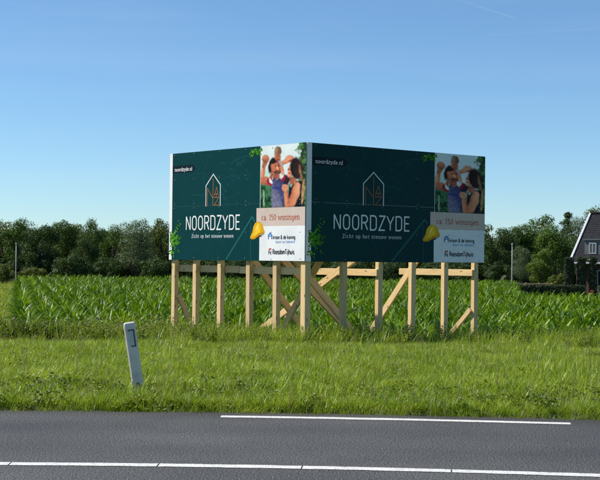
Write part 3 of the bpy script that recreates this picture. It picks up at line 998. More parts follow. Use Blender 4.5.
def grass_tuft(seed, n, h0, h1, w, spread, lean=.5, stalks=0):
    r = random.Random(seed); mb = MB()
    for _ in range(n):
        a, d = r.uniform(0, 6.283), spread * math.sqrt(r.random())
        blade(mb, d * math.cos(a), d * math.sin(a), r.uniform(h0, h1), w * r.uniform(.7, 1.3), r.uniform(.1, lean), r.uniform(0, 6.283))
    nleaf = len(mb.f)
    for _ in range(stalks):
        a, d = r.uniform(0, 6.283), spread * r.random()
        h = h1 * r.uniform(1.15, 1.7)
        blade(mb, d * math.cos(a), d * math.sin(a), h, w * .6, .12, a)
        for k in range(5):
            blade(mb, d * math.cos(a) + r.uniform(-.008, .008), d * math.sin(a) + r.uniform(-.008, .008), h * (1.0 - .04 * k), w * .8, .16, r.uniform(0, 6.28), 2)
    me = mb.mesh("grass_tuft", M["grass"])
    me.materials.append(M["dry_grass"])
    if stalks:
        mi = [0] * nleaf + [1] * (len(mb.f) - nleaf)
        me.polygons.foreach_set("material_index", mi)
    return me

def leaf_blade(mb, base, direction, L, W, droop, segs=4, fold=.25, up=Vector((0, 0, 1))):
    """folded leaf: two rows of faces either side of the midrib"""
    p = Vector(base); d = Vector(direction).normalized()
    n0 = len(mb.v); vs, fs = [], []
    for i in range(segs + 1):
        t = i / segs
        side = d.cross(up)
        side = side.normalized() if side.length > 1e-3 else Vector((1, 0, 0))
        nrm = side.cross(d).normalized()
        w = W * math.sin(math.pi * min(1, .12 + .88 * t) ** .75) * .5 + W * .03
        if i == segs: w = W * .01
        vs += [p - side * w + nrm * (w * fold), p, p + side * w + nrm * (w * fold)]
        p = p + d * (L / segs)
        d = (d + Vector((0, 0, -droop / segs)) * (1 + t)).normalized()
    for i in range(segs):
        a = 3 * i
        fs += [(a, a + 1, a + 4, a + 3), (a + 1, a + 2, a + 5, a + 4)]
    mb.add(vs, fs)

def weed(seed, h, kind):
    r = random.Random(seed); mb = MB(); flowers = []
    for s in range(r.randint(3, 5)):
        a = r.uniform(0, 6.283); le = r.uniform(.05, .35); H = h * r.uniform(.6, 1.05)
        x0, y0 = r.uniform(-.08, .08), r.uniform(-.08, .08)
        pts = [(x0 + math.cos(a) * le * H * t * t, y0 + math.sin(a) * le * H * t * t, H * t) for t in (0, .35, .7, 1)]
        mb.tube(pts, [.006, .005, .004, .002], 4)
        nl = int(10 * H / .5)
        for k in range(nl):
            t = .15 + .85 * k / nl
            az = k * 2.4 + r.uniform(-.4, .4)
            p = (x0 + math.cos(a) * le * H * t * t, y0 + math.sin(a) * le * H * t * t, H * t)
            L = (.17 if kind == 0 else .12) * r.uniform(.6, 1.2) * (1.1 - .5 * t)
            leaf_blade(mb, p, (math.cos(az), math.sin(az), r.uniform(.1, .8)), L, L * (.24 if kind == 0 else .45), r.uniform(.3, 1.2), 3)
        flowers.append(pts[-1])
    nleaf = len(mb.f)
    if kind == 2:
        for p in flowers:
            rg = lambda rr, z: [(p[0] + rr * math.cos(i * 1.047), p[1] + rr * math.sin(i * 1.047), p[2] + z) for i in range(6)]
            mb.loft([rg(.005, -.014), rg(.011, -.004), rg(.012, .008), rg(.008, .014)])
    me = mb.mesh("weed", M["weeds"]); me.materials.append(M["thistle"])
    if kind == 2:
        me.polygons.foreach_set("material_index", [0] * nleaf + [1] * (len(mb.f) - nleaf))
    return me

def clover(seed):
    r = random.Random(seed); mb = MB()
    for _ in range(16):
        a, d = r.uniform(0, 6.28), .12 * math.sqrt(r.random())
        x, y, z = d * math.cos(a), d * math.sin(a), r.uniform(.03, .10)
        for k in range(3):
            az = a + k * 2.094
            leaf_blade(mb, (x, y, z), (math.cos(az), math.sin(az), r.uniform(.1, 1.2)), .03, .026, .4, 2)
    nl = len(mb.f)
    for _ in range(1 if seed == 0 else 0):
        x, y, z = r.uniform(-.08, .08), r.uniform(-.08, .08), r.uniform(.08, .14)
        rg = lambda rr, zz: [(x + rr * math.cos(i * 1.257), y + rr * math.sin(i * 1.257), z + zz) for i in range(5)]
        mb.loft([rg(.003, -.006), rg(.007, 0), rg(.005, .008)])
    me = mb.mesh("clover", M["weeds"]); me.materials.append(M["clover"])
    me.polygons.foreach_set("material_index", [0] * nl + [1] * (len(mb.f) - nl))
    return me

rng = np.random.default_rng(11)
def ring_points(d0, d1, n, xlim):
    """random points on the outer verge, d metres from the asphalt"""
    out = []
    while len(out) < n:
        d = np.sqrt(rng.uniform((R_EDGE + d0) ** 2, (R_EDGE + d1) ** 2, n)) - R_EDGE
        x = rng.uniform(-xlim, xlim, n)
        rr = d + R_EDGE
        ok = np.abs(x - AX) < rr
        y = AY + np.sqrt(np.maximum(0, rr ** 2 - (x - AX) ** 2))
        for a, b, c_, k in zip(x, y, d, ok):
            if k: out.append((a, b, c_))
    return np.array(out[:n])

def rows(P, s0, s1, nidx, tilt=.15, idx=None, sink=.0):
    n = len(P)
    z = tz(P[:, 0], P[:, 1]) - sink
    return np.stack([P[:, 0], P[:, 1], z, rng.uniform(-tilt, tilt, n), rng.uniform(-tilt, tilt, n), rng.uniform(0, 6.283, n),
                     rng.uniform(s0, s1, n), (rng.integers(0, nidx, n) if idx is None else idx)], 1)

def lumpy(x, y):
    return .5 + .25 * np.sin(x * 1.1 + 2 * np.sin(y * .5)) * np.sin(y * .9 + 1.3 * np.sin(x * .7)) + .25 * np.sin(x * 2.7 + y * 1.9) * np.sin(y * 2.3 - x)

tufts = [grass_tuft(100 + i, 22, .06, .20, .0060, .095, 1.1) for i in range(5)] + [grass_tuft(120 + i, 12, .12, .28, .0055, .07, .6, 1) for i in range(2)] + [grass_tuft(130, 14, .14, .30, .007, .06, .8)]
P = np.concatenate([ring_points(-.04, 14.2, 34000, 10.5), ring_points(-.07, .45, 2600, 9)])
P = P[~((np.abs(P[:, 0] + 1.84) < .22) & (P[:, 1] > 15.75) & (P[:, 1] < 16.2))]
lp = lumpy(P[:, 0], P[:, 1])
idx = np.where(rng.random(len(P)) < .04, 5 + rng.integers(0, 2, len(P)), rng.integers(0, 5, len(P)))
idx = np.where((lp > .72) & (rng.random(len(P)) < .35), 7, idx)
gr = rows(P, .7, 1.15, 8, .2, idx)
gr[:, 6] *= (.7 + .5 * lp) * (.85 + .15 * sstep(0, 1.2, P[:, 2]))
scatter("verge_grass", tufts, gr, "bright green mown grass covering the verge beside the road", "grass")
P = ring_points(.0, 2.2, 520, 8)
P2 = ring_points(2, 12, 300, 9)
P = np.concatenate([P, P2])
cl = rows(P, .7, 1.3, 3, .35, np.where(rng.random(len(P)) < .12, 0, rng.integers(1, 8, len(P))))
scatter("verge_clover", [clover(i) for i in range(8)], cl, "low clover and small white flowers scattered along the road edge", "clover")

# taller unmown strip round the posts
tall = [grass_tuft(200 + i, 18, .22, .60, .012, .13, 1.15, 0) for i in range(4)]
wd = [weed(300 + i, .55, i % 2) for i in range(4)] + [weed(310, .65, 2), weed(311, .6, 2)]
P = ring_points(12.6, 20.5, 13000, 13)
edge = 13.3 + .8 * np.sin(P[:, 0] * .9) + .5 * np.sin(P[:, 0] * 2.3 + 1)
P = P[P[:, 2] > edge - .5 * rng.random(len(P))]
left = 1 / (1 + np.exp((P[:, 0] + 2.4) * 1.6))          # more broad-leaved weeds to the left of the board
isw = rng.random(len(P)) < (.12 + .55 * left)
idx = np.where(isw, 4 + rng.integers(0, 4, len(P)), rng.integers(0, 4, len(P)))
idx = np.where(isw & (rng.random(len(P)) < .035), 8 + rng.integers(0, 2, len(P)), idx)
ta = rows(P, .8, 1.4, 10, .25, idx)
ta[:, 6] *= (.75 + .35 * sstep(13, 16, P[:, 2]))
scatter("tall_weeds", tall + wd, ta, "tangled tall grass and weeds growing round the billboard posts", "weeds")

# rough grass to the left of the field and on the far strip to the right
def field_left(y): return -7.05 - .2024 * (y - 36)
pp = []
while len(pp) < 9000:
    y = rng.uniform(33, 150); x = field_left(y) - abs(rng.normal(0, .09 * y)) + .3
    if x > -.36 * y - 3: pp.append((x, y, 0))
pp = np.array(pp)
rg_ = rows(pp, .8, 1.5, 4, .2)
rg_[:, 6] *= np.clip(.6 + pp[:, 1] / 150, .7, 1.4)
low = [grass_tuft(240 + i, 26, .10, .24, .014, .28, .9, 1 if i == 2 else 0) for i in range(3)]
rg_[:, 7] = rng.integers(0, 3, len(rg_))
scatter("rough_grass", low, rg_, "rough yellow-green grass on the track left of the maize field", "grass")
pp = np.stack([rng.uniform(14, 42, 3200), rng.uniform(89, 118, 3200), np.zeros(3200)], 1)
pp = pp[(pp[:, 0] < 17 + .0 * pp[:, 1]) | (pp[:, 1] < 106)]
ln = rows(pp, .6, 1.0, 5, .2, None)
scatter("lawn_grass", tufts[:5], np.concatenate([ln, ln + np.array([.35, .2, 0, 0, 0, 1, .3, 0])]), "pale lawn strip between the maize and the clipped hedge", "grass")

# ------------------------------------------------------------------ maize
def maize(seed):
    r = random.Random(seed); mb = MB()
    H = r.uniform(.66, .86)
    mb.tube([(0, 0, 0), (.01, 0, H * .5), (0, .01, H)], [.016, .013, .006], 5)
    a0 = r.uniform(0, 3.14)
    nl = r.randint(9, 11)
    for k in range(nl):
        t = k / (nl - 1)
        az = a0 + (math.pi if k % 2 else 0) + r.uniform(-.45, .45)
        L = .82 * (.65 + .6 * math.sin(math.pi * (.15 + .75 * t))) * r.uniform(.85, 1.1)
        up = 1.1 + 1.3 * t
        leaf_blade(mb, (0, 0, H * (.12 + .88 * t)), (math.cos(az), math.sin(az), up), L, .095 * r.uniform(.85, 1.15), r.uniform(.8, 2.0) * (1.15 - .5 * t), 6, .35)
    return mb.mesh("maize_plant", M["maize"])
mz = [maize(500 + i) for i in range(7)]
def in_field(x, y):
    return (x > field_left(y)) & (np.hypot(x - AX, y - AY) - R_EDGE > 19.5) & (x < .40 * y + 2) & (y < 120) & ((x < .154 * y) | (y < 74))
pts = []
ux, uy = -.198, .980                               # sowing direction
row = 0
for k in range(-4, 100):
    ox = -7.05 + k * .75
    y = 30.0
    while y < 126:
        s = y - 36
        x = ox + ux / uy * s
        stp = .21 if y < 55 else (.24 if y < 80 else .36)
        jx, jy = rng.normal(0, .07), rng.normal(0, .06)
        if in_field(np.float64(x + jx), np.float64(y + jy)): pts.append((x + jx, y + jy, 0))
        y += stp
pts = np.array(pts)
mrows = rows(pts, .82, 1.12, 7, .09)
mrows[:, 6] *= .93 + .14 * lumpy(pts[:, 0] * .6, pts[:, 1] * .4)
mrows[:, 6] *= np.where(pts[:, 1] > 80, 1.0, 1.0)
near = np.hypot(pts[:, 0] - AX, pts[:, 1] - AY) - .0
inview = np.abs(pts[:, 0]) < .225 * pts[:, 1]
order = np.argsort(np.where(inview, near, 1e9))
chosen = set(order[:290].tolist())
for i in order[:290]:
    x, y, z, rx, ry, rz, sc_, ix = mrows[i]
    o = link(bpy.data.objects.new("maize_plant", mz[int(ix)]))
    o.location = (x, y, z); o.rotation_euler = (rx, ry, rz); o.scale = (sc_,) * 3
    tag(o, "green maize plant in the front rows of the field behind the billboard", "maize plant", "maize plants in the front rows of the field")
keep = np.array([i for i in range(len(pts)) if i not in chosen])
scatter("maize_field", mz, mrows[keep], "wide field of waist-high green maize reaching back to the wood", "maize")

# ------------------------------------------------------------------ trees
def crown_mesh(seed, h, rx, mat, n_clump=34, per=190, leaf=.2, base=.18, shape="round"):
    r = np.random.default_rng(seed)
    vs, fs = [], []
    zc, rz = h * (base + (1 - base) * .5), h * (1 - base) * .5
    cl = []
    for k in range(n_clump):
        d = r.normal(size=3); d /= np.linalg.norm(d)
        q = r.uniform(.35, .92) ** .6
        p = d * q
        if shape == "cone": p[:2] *= np.clip(.95 - .75 * (p[2] * .5 + .5), .12, 1)
        if shape == "wide" and p[2] < -.3: p[2] *= .8
        cr = r.uniform(.20, .34) * (rx + rz) / 2
        if shape == "cone": cr *= .6
        top = abs(p[2])
        c = np.array([p[0] * (rx - cr * .7), p[1] * (rx - cr * .7), zc + p[2] * (rz - cr * .65)])
        cl.append((c, cr))
    for c, cr in cl:
        n = int(per * r.uniform(.7, 1.2))
        d = r.normal(size=(n, 3)); d /= np.linalg.norm(d, axis=1)[:, None]
        rad = cr * r.uniform(.55, 1.12, n)
        p = c + d * rad[:, None] * np.array([1, 1, .8])
        nrm = d + r.normal(0, .55, (n, 3)); nrm /= np.linalg.norm(nrm, axis=1)[:, None]
        t = np.cross(nrm, r.normal(size=(n, 3))); t /= np.linalg.norm(t, axis=1)[:, None]
        b = np.cross(nrm, t)
        L = leaf * r.uniform(.6, 1.3, n)[:, None]
        q0 = p - t * L * .5; q1 = p + b * L * .32; q2 = p + t * L * .5; q3 = p - b * L * .32
        k0 = len(vs)
        vs += np.stack([q0, q1, q2, q3], 1).reshape(-1, 3).tolist()
        fs += [(k0 + 4 * i, k0 + 4 * i + 1, k0 + 4 * i + 2, k0 + 4 * i + 3) for i in range(n)]
    me = bpy.data.meshes.new("crown")
    me.from_pydata(vs, [], fs)
    me.materials.append(mat)
    # trunk and limbs
    mb = MB(); rr = random.Random(seed)
    th = h * (base + .45)
    mb.tube([(0, 0, -.3), (.03, 0, h * base * .6), (.05, .04, h * (base + .2)), (0, .06, th)], [.045 * h ** .8, .034 * h ** .8, .022 * h ** .8, .008 * h ** .8], 8)
    for c, cr in cl[::3]:
        z0 = h * base * rr.uniform(.7, 1.4)
        mb.tube([(0.03, 0.02, z0), (c[0] * .5, c[1] * .5, z0 + (c[2] - z0) * .6), tuple(c)], [.014 * h ** .8, .009 * h ** .8, .003 * h ** .8], 5)
    return me, mb.mesh("trunk", M["bark"], True)

FORM = {}
def form(key):
    if key in FORM: return FORM[key]
    kind, v = key
    spec = {"dark": ("leaf_dark", 7, 2.3, 36, 350, 0.148, .12, "round"), "oak": ("leaf_mid", 7, 2.2, 34, 332, 0.148, .15, "round"),
            "olive": ("leaf_olive", 7, 2.1, 34, 297, 0.141, .15, "round"), "willow": ("leaf_grey", 7, 2.5, 40, 332, 0.126, .06, "wide"),
            "pine": ("leaf_dark", 7, 1.7, 44, 227, 0.126, .12, "cone"), "young": ("leaf_yellow", 4, 1.3, 24, 297, 0.118, .1, "round"),
            "bush": ("leaf_dark", 3, 1.9, 30, 367, 0.126, .02, "wide"), "shrub": ("leaf_olive", 2, 1.1, 20, 297, 0.104, .02, "wide"), "loose": ("leaf_mid", 7, 1.8, 26, 227, 0.141, .2, "round")}[kind]
    m, h, rx, nc, per, lf, ba, shp = spec
    FORM[key] = (h, *crown_mesh(hash(kind) % 1 + 1000 + 17 * v + len(kind) * 101 + sum(map(ord, kind)), h, rx, M[m], nc, per, lf, ba, shp))
    return FORM[key]

def tree(kind, v, px, top, y, wscale, label, group="trees of the wood behind the field", name="tree", cat="tree"):
    """px, top: horizontal bearing and top height, both measured on a plan at distance y"""
    x = (px - 300) / 1400 * y
    ztop = 1.6 + (258 + (px - 300) * .0105 - top) / 1400 * y
    g = float(tz(x, y))
    h, cm, tm = form((kind, v))
    s = (ztop - g) / h * 1.05
    rt = empty(name, (x, y, g), random.Random(px * 7 + v).uniform(0, 6.28))
    rt.scale = (s * wscale, s * wscale, s)
    link(bpy.data.objects.new("crown", cm), rt); link(bpy.data.objects.new("trunk", tm), rt)
    tag(rt, label, cat, group)

T = tree
T("olive", 0, 2, 217, 148, 1.0, "olive green tree at the left end of the wood")
T("oak", 0, 22, 217, 146, 1.0, "tall tree whose crown rises just above the thin left pole")
T("dark", 0, 40, 221, 140, 1.05, "dark broad tree between the thin left pole and the round bush")
T("oak", 1, 60, 218, 149, .95, "tree with domed crown behind the large dark round bush")
T("olive", 1, 74, 221, 150, .9, "olive tree left of the highest loose-crowned one")
T("loose", 1, 92, 213, 146, .75, "loose-crowned tree whose top stands highest left of the billboard")
T("dark", 1, 85, 231, 143, .9, "lower dark tree standing in front of the highest loose-crowned one")
T("oak", 2, 112, 223, 150, .9, "tree just right of the highest loose-crowned one")
T("willow", 0, 136, 218, 139, .95, "broad grey-green willow-like tree left of the billboard")
T("olive", 2, 163, 220, 147, .95, "olive tree partly hidden by the billboard's left edge")
T("dark", 0, 180, 224, 145, 1.0, "dark tree mostly hidden behind the billboard's sunlit wing")
T("bush", 0, 72, 252, 134, 1.05, "large round dark green bush at the far edge of the field", "bushes at the edge of the wood", "bush", "bush")
T("bush", 1, 105, 258, 136, .9, "dark bush below the highest loose-crowned tree at the field's edge", "bushes at the edge of the wood", "bush", "bush")
T("shrub", 0, 35, 266, 136, 1.2, "low olive shrub just right of the thin left pole", "bushes at the edge of the wood", "bush", "bush")
T("shrub", 1, 4, 262, 137, 1.2, "low olive shrub at the left edge of the picture", "bushes at the edge of the wood", "bush", "bush")
T("bush", 0, 152, 256, 135, .9, "dark bush below the willow-like tree beside the billboard", "bushes at the edge of the wood", "bush", "bush")
# right of the board
T("dark", 1, 478, 226, 140, 1.0, "dark tree partly hidden by the billboard's right edge")
T("dark", 2, 496, 224, 138, 1.05, "dark dense tree left of the thin right pole")
T("oak", 0, 514, 224, 146, .95, "tree standing behind the thin right pole")
T("oak", 1, 527, 222, 147, .9, "mid-green tree between the thin right pole and the tallest tree")
T("loose", 0, 545, 209, 150, 1.0, "tallest loose-crowned tree left of the dark conifer near the house")
T("oak", 2, 556, 222, 134, 1.0, "full green tree in front of the tallest tree beside the house")
T("pine", 1, 567, 211, 149, .85, "dark conifer top showing left of the house roof")
T("willow", 1, 582, 214, 145, .9, "pale grey-green tree behind the house's white roof edge")
T("olive", 0, 604, 203, 150, 1.0, "olive tree showing above the ridge of the house")
T("willow", 0, 521, 245, 131, .75, "pale grey-green bushy tree just right of the thin right pole")
T("young", 0, 541, 248, 129, 1.0, "small yellow-green tree behind the low clipped hedge")
T("shrub", 0, 562, 272, 126, 1.0, "low yellowish shrub left of the clipped leafy columns", "bushes at the edge of the wood", "bush", "bush")
T("shrub", 1, 552, 275, 127, .8, "small shrub in front of the full green tree", "bushes at the edge of the wood", "bush", "bush")
T("bush", 1, 500, 262, 132, .9, "dark bush left of the thin right pole's foot", "bushes at the edge of the wood", "bush", "bush")
# far wood as one mass
forms = [form(("dark", 0))[1], form(("dark", 1))[1], form(("oak", 0))[1], form(("bush", 0))[1]]
wp = []
for i in range(210):
    px = rng.uniform(-160, 760); y = rng.uniform(152, 175)
    x = (px - 300) / 1400 * y; k = rng.integers(0, 3)
    wp.append((x, y, -1.5, 0, 0, rng.uniform(0, 6.28), rng.uniform(.84, 1.0), k))
for i in range(110):
    px = rng.uniform(-160, 760); y = rng.uniform(140, 150)
    wp.append(((px - 300) / 1400 * y, y, -1.5, 0, 0, rng.uniform(0, 6.28), rng.uniform(.8, 1.25), 3))
scatter("woodland", forms, wp, "dark mass of trees and undergrowth behind the field", "wood")

# ------------------------------------------------------------------ thin poles
def pole(x, y, ztop, label):
    g = float(tz(x, y))
    rt = empty("lamp_post", (x, y, g))
    tag(rt, label, "lamp post", "thin poles at the far edge of the field")
    mb = MB(); h = ztop - g
    mb.tube([(0, 0, -.4), (0, 0, 1.0), (0, 0, 1.05), (0, 0, h - .25)], [.06, .06, .042, .035], 10)
    mb.build("pole", M["lamp_paint"], rt, True)
    hd = MB()
    hd.tube([(0, 0, h - .249), (0, 0, h - .2), (0, 0, h - .04), (0, 0, h)], [.04, .07, .08, .03], 10)
    hd.build("lamp_head", M["lamp_paint"], rt)
pole(-26.95, 133.0, 2.75, "thin grey lamp post left of the billboard, at the field's left corner")
pole(18.65, 123.0, 3.10, "thin pale lamp post right of the billboard, near the clipped hedge")
# low white culvert kerb at the end of the track
ck = MB(); ck.box((-27.7, 130.2, -1.5), (-26.3, 130.6, -1.26), .03); ck.box((-27.65, 130.15, -1.258), (-26.35, 130.65, -1.2), .02)
tag(ck.build("culvert_wall", simple("pale_concrete", (.55, .55, .53), .8, .1, 4)), "low pale concrete culvert wall at the end of the grass track", "low wall")

# ------------------------------------------------------------------ house
HX, HY, HG = 22.36, 115.0, -1.42
HR = math.atan2(-.545, .839)
house = empty("house", (HX, HY, HG), HR)
tag(house, "dark brick house with steep grey tiled roof and white gable edge", "house")
M["brick"] = None
def brick_mat():
    m, nt, b = new_mat("dark_brick")
    tc = nt.nodes.new("ShaderNodeTexCoord"); br = nt.nodes.new("ShaderNodeTexBrick")
    mp = nt.nodes.new("ShaderNodeMapping"); mp.inputs["Rotation"].default_value = (R(90), 0, 0)
    br.inputs["Scale"].default_value = 4; br.inputs["Color1"].default_value = (.06, .03, .022, 1); br.inputs["Color2"].default_value = (.09, .042, .03, 1); br.inputs["Mortar"].default_value = (.11, .10, .09, 1)
    br.inputs["Mortar Size"].default_value = .012
    nt.links.new(tc.outputs["Object"], mp.inputs[0]); nt.links.new(mp.outputs[0], br.inputs["Vector"]); nt.links.new(br.outputs[0], b.inputs["Base Color"])
    b.inputs["Roughness"].default_value = .9
    return m
M["brick"] = brick_mat()
M["tile"] = simple("roof_tile_grey", (.020, .021, .025), .9, .3, 3)
M["tile"].node_tree.nodes["Principled BSDF"].inputs["Specular IOR Level"].default_value = .15
M["white_trim"] = simple("white_trim", (.46, .48, .49), .5, .05, 2)
M["grey_trim"] = simple("dormer_grey", (.10, .115, .125), .6, .08, 2)
def glass_mat():
    m, nt, b = new_mat("window_glass")
    b.inputs["Base Color"].default_value = (.03, .035, .04, 1); b.inputs["Roughness"].default_value = .04; b.inputs["Specular IOR Level"].default_value = .8
    f = noise(nt, 1.5, 2); bump(nt, b, f, .02, .02)
    return m
M["glass"] = glass_mat()
HL, HD, EV, RG = 11.0, 8.2, 3.18, 6.95          # length, depth, eaves, ridge
w = MB()
w.box((0.25, .3, -.2), (HL, .6, EV)); w.box((.25, HD - .6, -.2), (HL, HD - .3, EV))
for gx in (.25, HL - .3):
    pts = [(.601, -.2), (HD - .601, -.2), (HD - .601, EV + .2), (HD / 2, RG - .28), (.601, EV + .2)]
    a = [(gx, p[0], p[1]) for p in pts]; b_ = [(gx + .3, p[0], p[1]) for p in pts]
    w.loft([a, b_])
w.build("wall", M["brick"], house)
# tiled roof: overlapping courses on both slopes
pitch = math.atan2(RG - EV, HD / 2)
def roof_slope(sgn):
    rf = MB()
    n = 22; run = HD / 2 + .35
    for k in range(n):
        a0, a1 = run * k / n, run * (k + 1.15) / n
        a1 = min(a1, run)
        y0 = -.35 + a0; y1 = -.35 + a1
        z0 = EV - .35 * math.tan(pitch) + a0 * math.tan(pitch) + .10; z1 = EV - .35 * math.tan(pitch) + a1 * math.tan(pitch) + .06
        if sgn < 0: y0, y1 = HD - y0, HD - y1
        c = 40
        vs, fs = [], []
        for i in range(c + 1):
            x = .06 + (HL - .1) * i / c
            hgt = .012 * (i % 2)
            vs += [(x, y0, z0 + hgt), (x, y1, z1 + hgt), (x, y0, z0 - .045), (x, y1, z1 - .05)]
        for i in range(c):
            q = 4 * i
            f3 = [(q, q + 4, q + 5, q + 1), (q + 2, q + 6, q + 4, q)]
            fs += f3 if sgn > 0 else [tuple(reversed(f)) for f in f3]
        rf.add(vs, fs)
    return rf.build("roof", M["tile"], house)
rf = roof_slope(1); roof_slope(-1)
rc = MB(); rc.tube([(-.05, HD / 2, RG + .12), (HL + .05, HD / 2, RG + .12)], [.14, .14], 10)
rc.build("ridge_tiles", M["tile"], house)
for sgn in (1, -1):
    bb = MB()
    y0, z0 = -.42, EV - .42 * math.tan(pitch); y1, z1 = HD / 2 - .004, RG
    if sgn < 0: y0, y1 = HD - y0, HD - y1
    v = [(y0, z0 - .12), (y1, z1 - .12), (y1, z1 + .24), (y0, z0 + .24)]
    bb.loft([[(-.12, a, b_) for a, b_ in v], [(.055, a, b_) for a, b_ in v]])
    bb.build("bargeboard", M["white_trim"], house)
gt = MB(); gt.box((.06, -.50, EV - .40), (HL, -.36, EV - .26), .02); gt.box((.06, -.355, EV - .42), (HL, .295, EV - .36))
gt.build("gutter", M["white_trim"], house)
def window(x0, x1, z0, z1, y, parent=house, t=.09):
    fr = MB()
    for a, c in (((x0, y - .06, z0), (x0 + t, y + .02, z1)), ((x1 - t, y - .06, z0), (x1, y + .02, z1)), ((x0 + t, y - .06, z1 - t), (x1 - t, y + .02, z1)), ((x0 + t, y - .06, z0), (x1 - t, y + .02, z0 + t)), (((x0 + x1) / 2 - t * .4, y - .055, z0 + t), ((x0 + x1) / 2 + t * .4, y + .02, z1 - t))):
        fr.box(a, c)
    wo_ = fr.build("window_frame", M["white_trim"], parent)
    g = MB(); g.box((x0 + t * .5, y - .02, z0 + t * .5), (x1 - t * .5, y + .01, z1 - t * .5))
    g.build("pane", M["glass"], wo_)
window(2.05, 3.75, .62, 2.3, .31); window(5.6, 7.6, .62, 2.3, .31)
def dormer(x0):
    d = MB(); z0, z1 = EV + .28, EV + 1.55; y0 = .33
    d.box((x0, y0, z0 - .3), (x0 + 1.5, y0 + 1.55, z1)); d.box((x0 - .12, y0 - .14, z1 + .002), (x0 + 1.62, y0 + 1.7, z1 + .11))
    o = d.build("dormer", M["grey_trim"], house)
    window(x0 + .40, x0 + 1.02, z0 + .16, z1 - .22, y0 - .01, o, .06)
dormer(.95); dormer(5.9)

# ------------------------------------------------------------------ clipped hedges
def hedge(x0, y0, x1, y1, ztop, thick, label, cat, name, leaf=.10, dens=260, group=None):
    a, b = Vector((x0, y0)), Vector((x1, y1)); d = b - a; L = d.length; rz = math.atan2(d.y, d.x)
    g = float(tz(x0, y0)); h = ztop - g
    rt = empty(name, (x0, y0, g), rz)
    tag(rt, label, cat, group)
    core = MB(); core.box((.06, .06, -.1), (L - .06, thick - .06, h - .06), .05)
    core.build("branches", simple("hedge_core", (.012, .018, .008), .95, .3, 6), rt)
    r = np.random.default_rng(int(abs(x0 * 100)))
    vs, fs = [], []
    faces = [((0, 0, 0), (L, 0, 0), (0, 0, h), (0, -1, 0)), ((0, thick, 0), (L, 0, 0), (0, 0, h), (0, 1, 0)), ((0, 0, 0), (0, thick, 0), (0, 0, h), (-1, 0, 0)), ((L, 0, 0), (0, thick, 0), (0, 0, h), (1, 0, 0)), ((0, 0, h), (L, 0, 0), (0, thick, 0), (0, 0, 1))]
    for o, e1, e2, nn in faces:
        o, e1, e2, nn = map(np.array, (o, e1, e2, nn))
        n = int(np.linalg.norm(np.cross(e1, e2)) * dens) + 4
        uv = r.random((n, 2))
        p = o + uv[:, :1] * e1 + uv[:, 1:] * e2 + nn * r.normal(-.01, .035, n)[:, None]
        nr = nn + r.normal(0, .6, (n, 3)); nr /= np.linalg.norm(nr, axis=1)[:, None]
        t = np.cross(nr, r.normal(size=(n, 3))); t /= np.linalg.norm(t, axis=1)[:, None]
        bb_ = np.cross(nr, t); Lf = leaf * r.uniform(.6, 1.3, n)[:, None]
        k0 = len(vs)
        vs += np.stack([p - t * Lf * .6, p + bb_ * Lf * .4, p + t * Lf * .6, p - bb_ * Lf * .4], 1).reshape(-1, 3).tolist()
        fs += [(k0 + 4 * i, k0 + 4 * i + 1, k0 + 4 * i + 2, k0 + 4 * i + 3) for i in range(n)]
    me = bpy.data.meshes.new("foliage"); me.from_pydata(vs, [], fs); me.materials.append(M["hedge"])
    link(bpy.data.objects.new("foliage", me), rt)
gp = "clipped leafy columns in front of the house"
hedge(21.30, 112.5, 21.98, 112.4, 1.86, .7, "leftmost clipped leafy column in front of the house", "clipped tree", "clipped_column", group=gp)
hedge(22.30, 112.3, 22.92, 112.2, 1.90, .7, "middle clipped leafy column in front of the house", "clipped tree", "clipped_column", group=gp)
hedge(23.22, 112.1, 23.75, 112.0, 1.88, .7, "clipped leafy column just left of the ground-floor window", "clipped tree", "clipped_column", group=gp)
hedge(16.75, 108.5, 21.9, 107.6, -.32, .9, "long low clipped hedge at the edge of the garden", "hedge", "hedge", group="low clipped garden hedges")
hedge(23.0, 107.4, 32.0, 106.0, -.32, .9, "low clipped hedge in front of the house window", "hedge", "hedge", group="low clipped garden hedges")
# rail fence behind the hedge
rf_ = empty("rail_fence", (17.2, 120, float(tz(17.2, 120)))); tag(rf_, "low pale timber rail fence behind the clipped hedge", "fence")
for i in range(5):
    p = MB(); p.box((i * 1.1 - .04, -.04, -.2), (i * 1.1 + .04, .04, 1.12), .01); p.build("fence_post", M["timber"], rf_)
p = MB(); p.box((-.1, -.075, .93), (4.5, -.045, 1.06), .008); p.build("fence_rail", M["timber"], rf_)
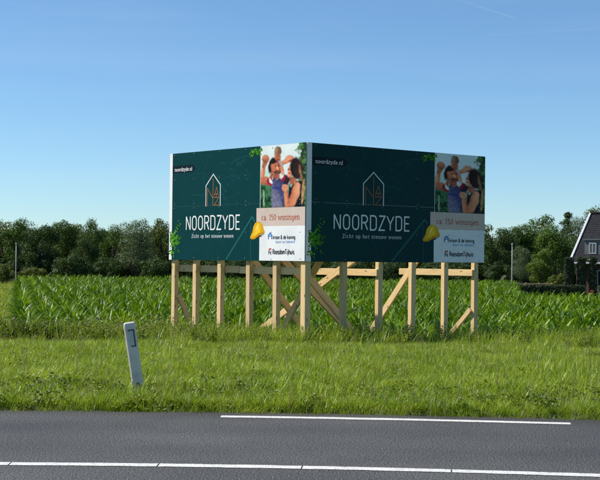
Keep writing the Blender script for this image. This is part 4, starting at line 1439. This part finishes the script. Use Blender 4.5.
# red flowers in a pot by the columns
fp = empty("flower_pot", (23.0, 110.2, float(tz(23.0, 110.2)))); tag(fp, "pot of red flowers at the foot of the clipped columns", "flower pot")
p = MB(); p.tube([(0, 0, 0), (0, 0, .35), (0, 0, .42), (0, 0, .5)], [.14, .2, .23, .22], 12); p.build("pot", simple("terracotta", (.28, .12, .07), .8, .15, 6), fp)
fl = MB(); r_ = random.Random(3)
for _ in range(60):
    a = r_.uniform(0, 6.28); e = r_.uniform(0, 1.5); q = Vector((math.cos(a) * math.cos(e), math.sin(a) * math.cos(e), math.sin(e))) * .14 + Vector((0, 0, .58))
    leaf_blade(fl, q, (math.cos(a), math.sin(a), r_.uniform(-.3, 1)), .07, .06, .4, 2)
fl.build("blossom", simple("red_petals", (.42, .03, .05), .7, .2, 9), fp)

# ------------------------------------------------------------------ contrails high in the sky
def contrail(a, b, r0, r1, dens, label):
    a, b = Vector(a), Vector(b)
    m = bpy.data.materials.new("contrail_ice"); m.use_nodes = True
    nt = m.node_tree; nt.nodes.clear()
    out = nt.nodes.new("ShaderNodeOutputMaterial"); v = nt.nodes.new("ShaderNodeVolumePrincipled")
    v.inputs["Color"].default_value = (1, 1, 1, 1); v.inputs["Density"].default_value = dens; v.inputs["Anisotropy"].default_value = .3
    nt.links.new(v.outputs[0], out.inputs["Volume"])
    rt = MB(); n = 14; rr = random.Random(int(r0 * 10))
    pts = [a.lerp(b, i / n) + Vector((0, 0, rr.uniform(-1, 1) * r0 * .25)) for i in range(n + 1)]
    rt.tube([p - a for p in pts], [(r0 + (r1 - r0) * i / n) * rr.uniform(.85, 1.15) for i in range(n + 1)], 10)
    o = rt.build("contrail", m, None, True); o.location = a
    tag(o, label, "contrail")
def sky_pt(px, py, y): return ((px - 300) / 1400 * y, y, 1.6 + (258 + (px - 300) * .0105 - py) / 1400 * y)
contrail(sky_pt(440, -6, 30000), sky_pt(514, 18, 30000), 11, 20, .0032, "faint broad contrail slanting down from the top edge of the sky")
contrail(sky_pt(480, 35, 32000), sky_pt(620, 27, 32000), 9, 11, .0050, "faint thin level contrail at the right edge of the sky")
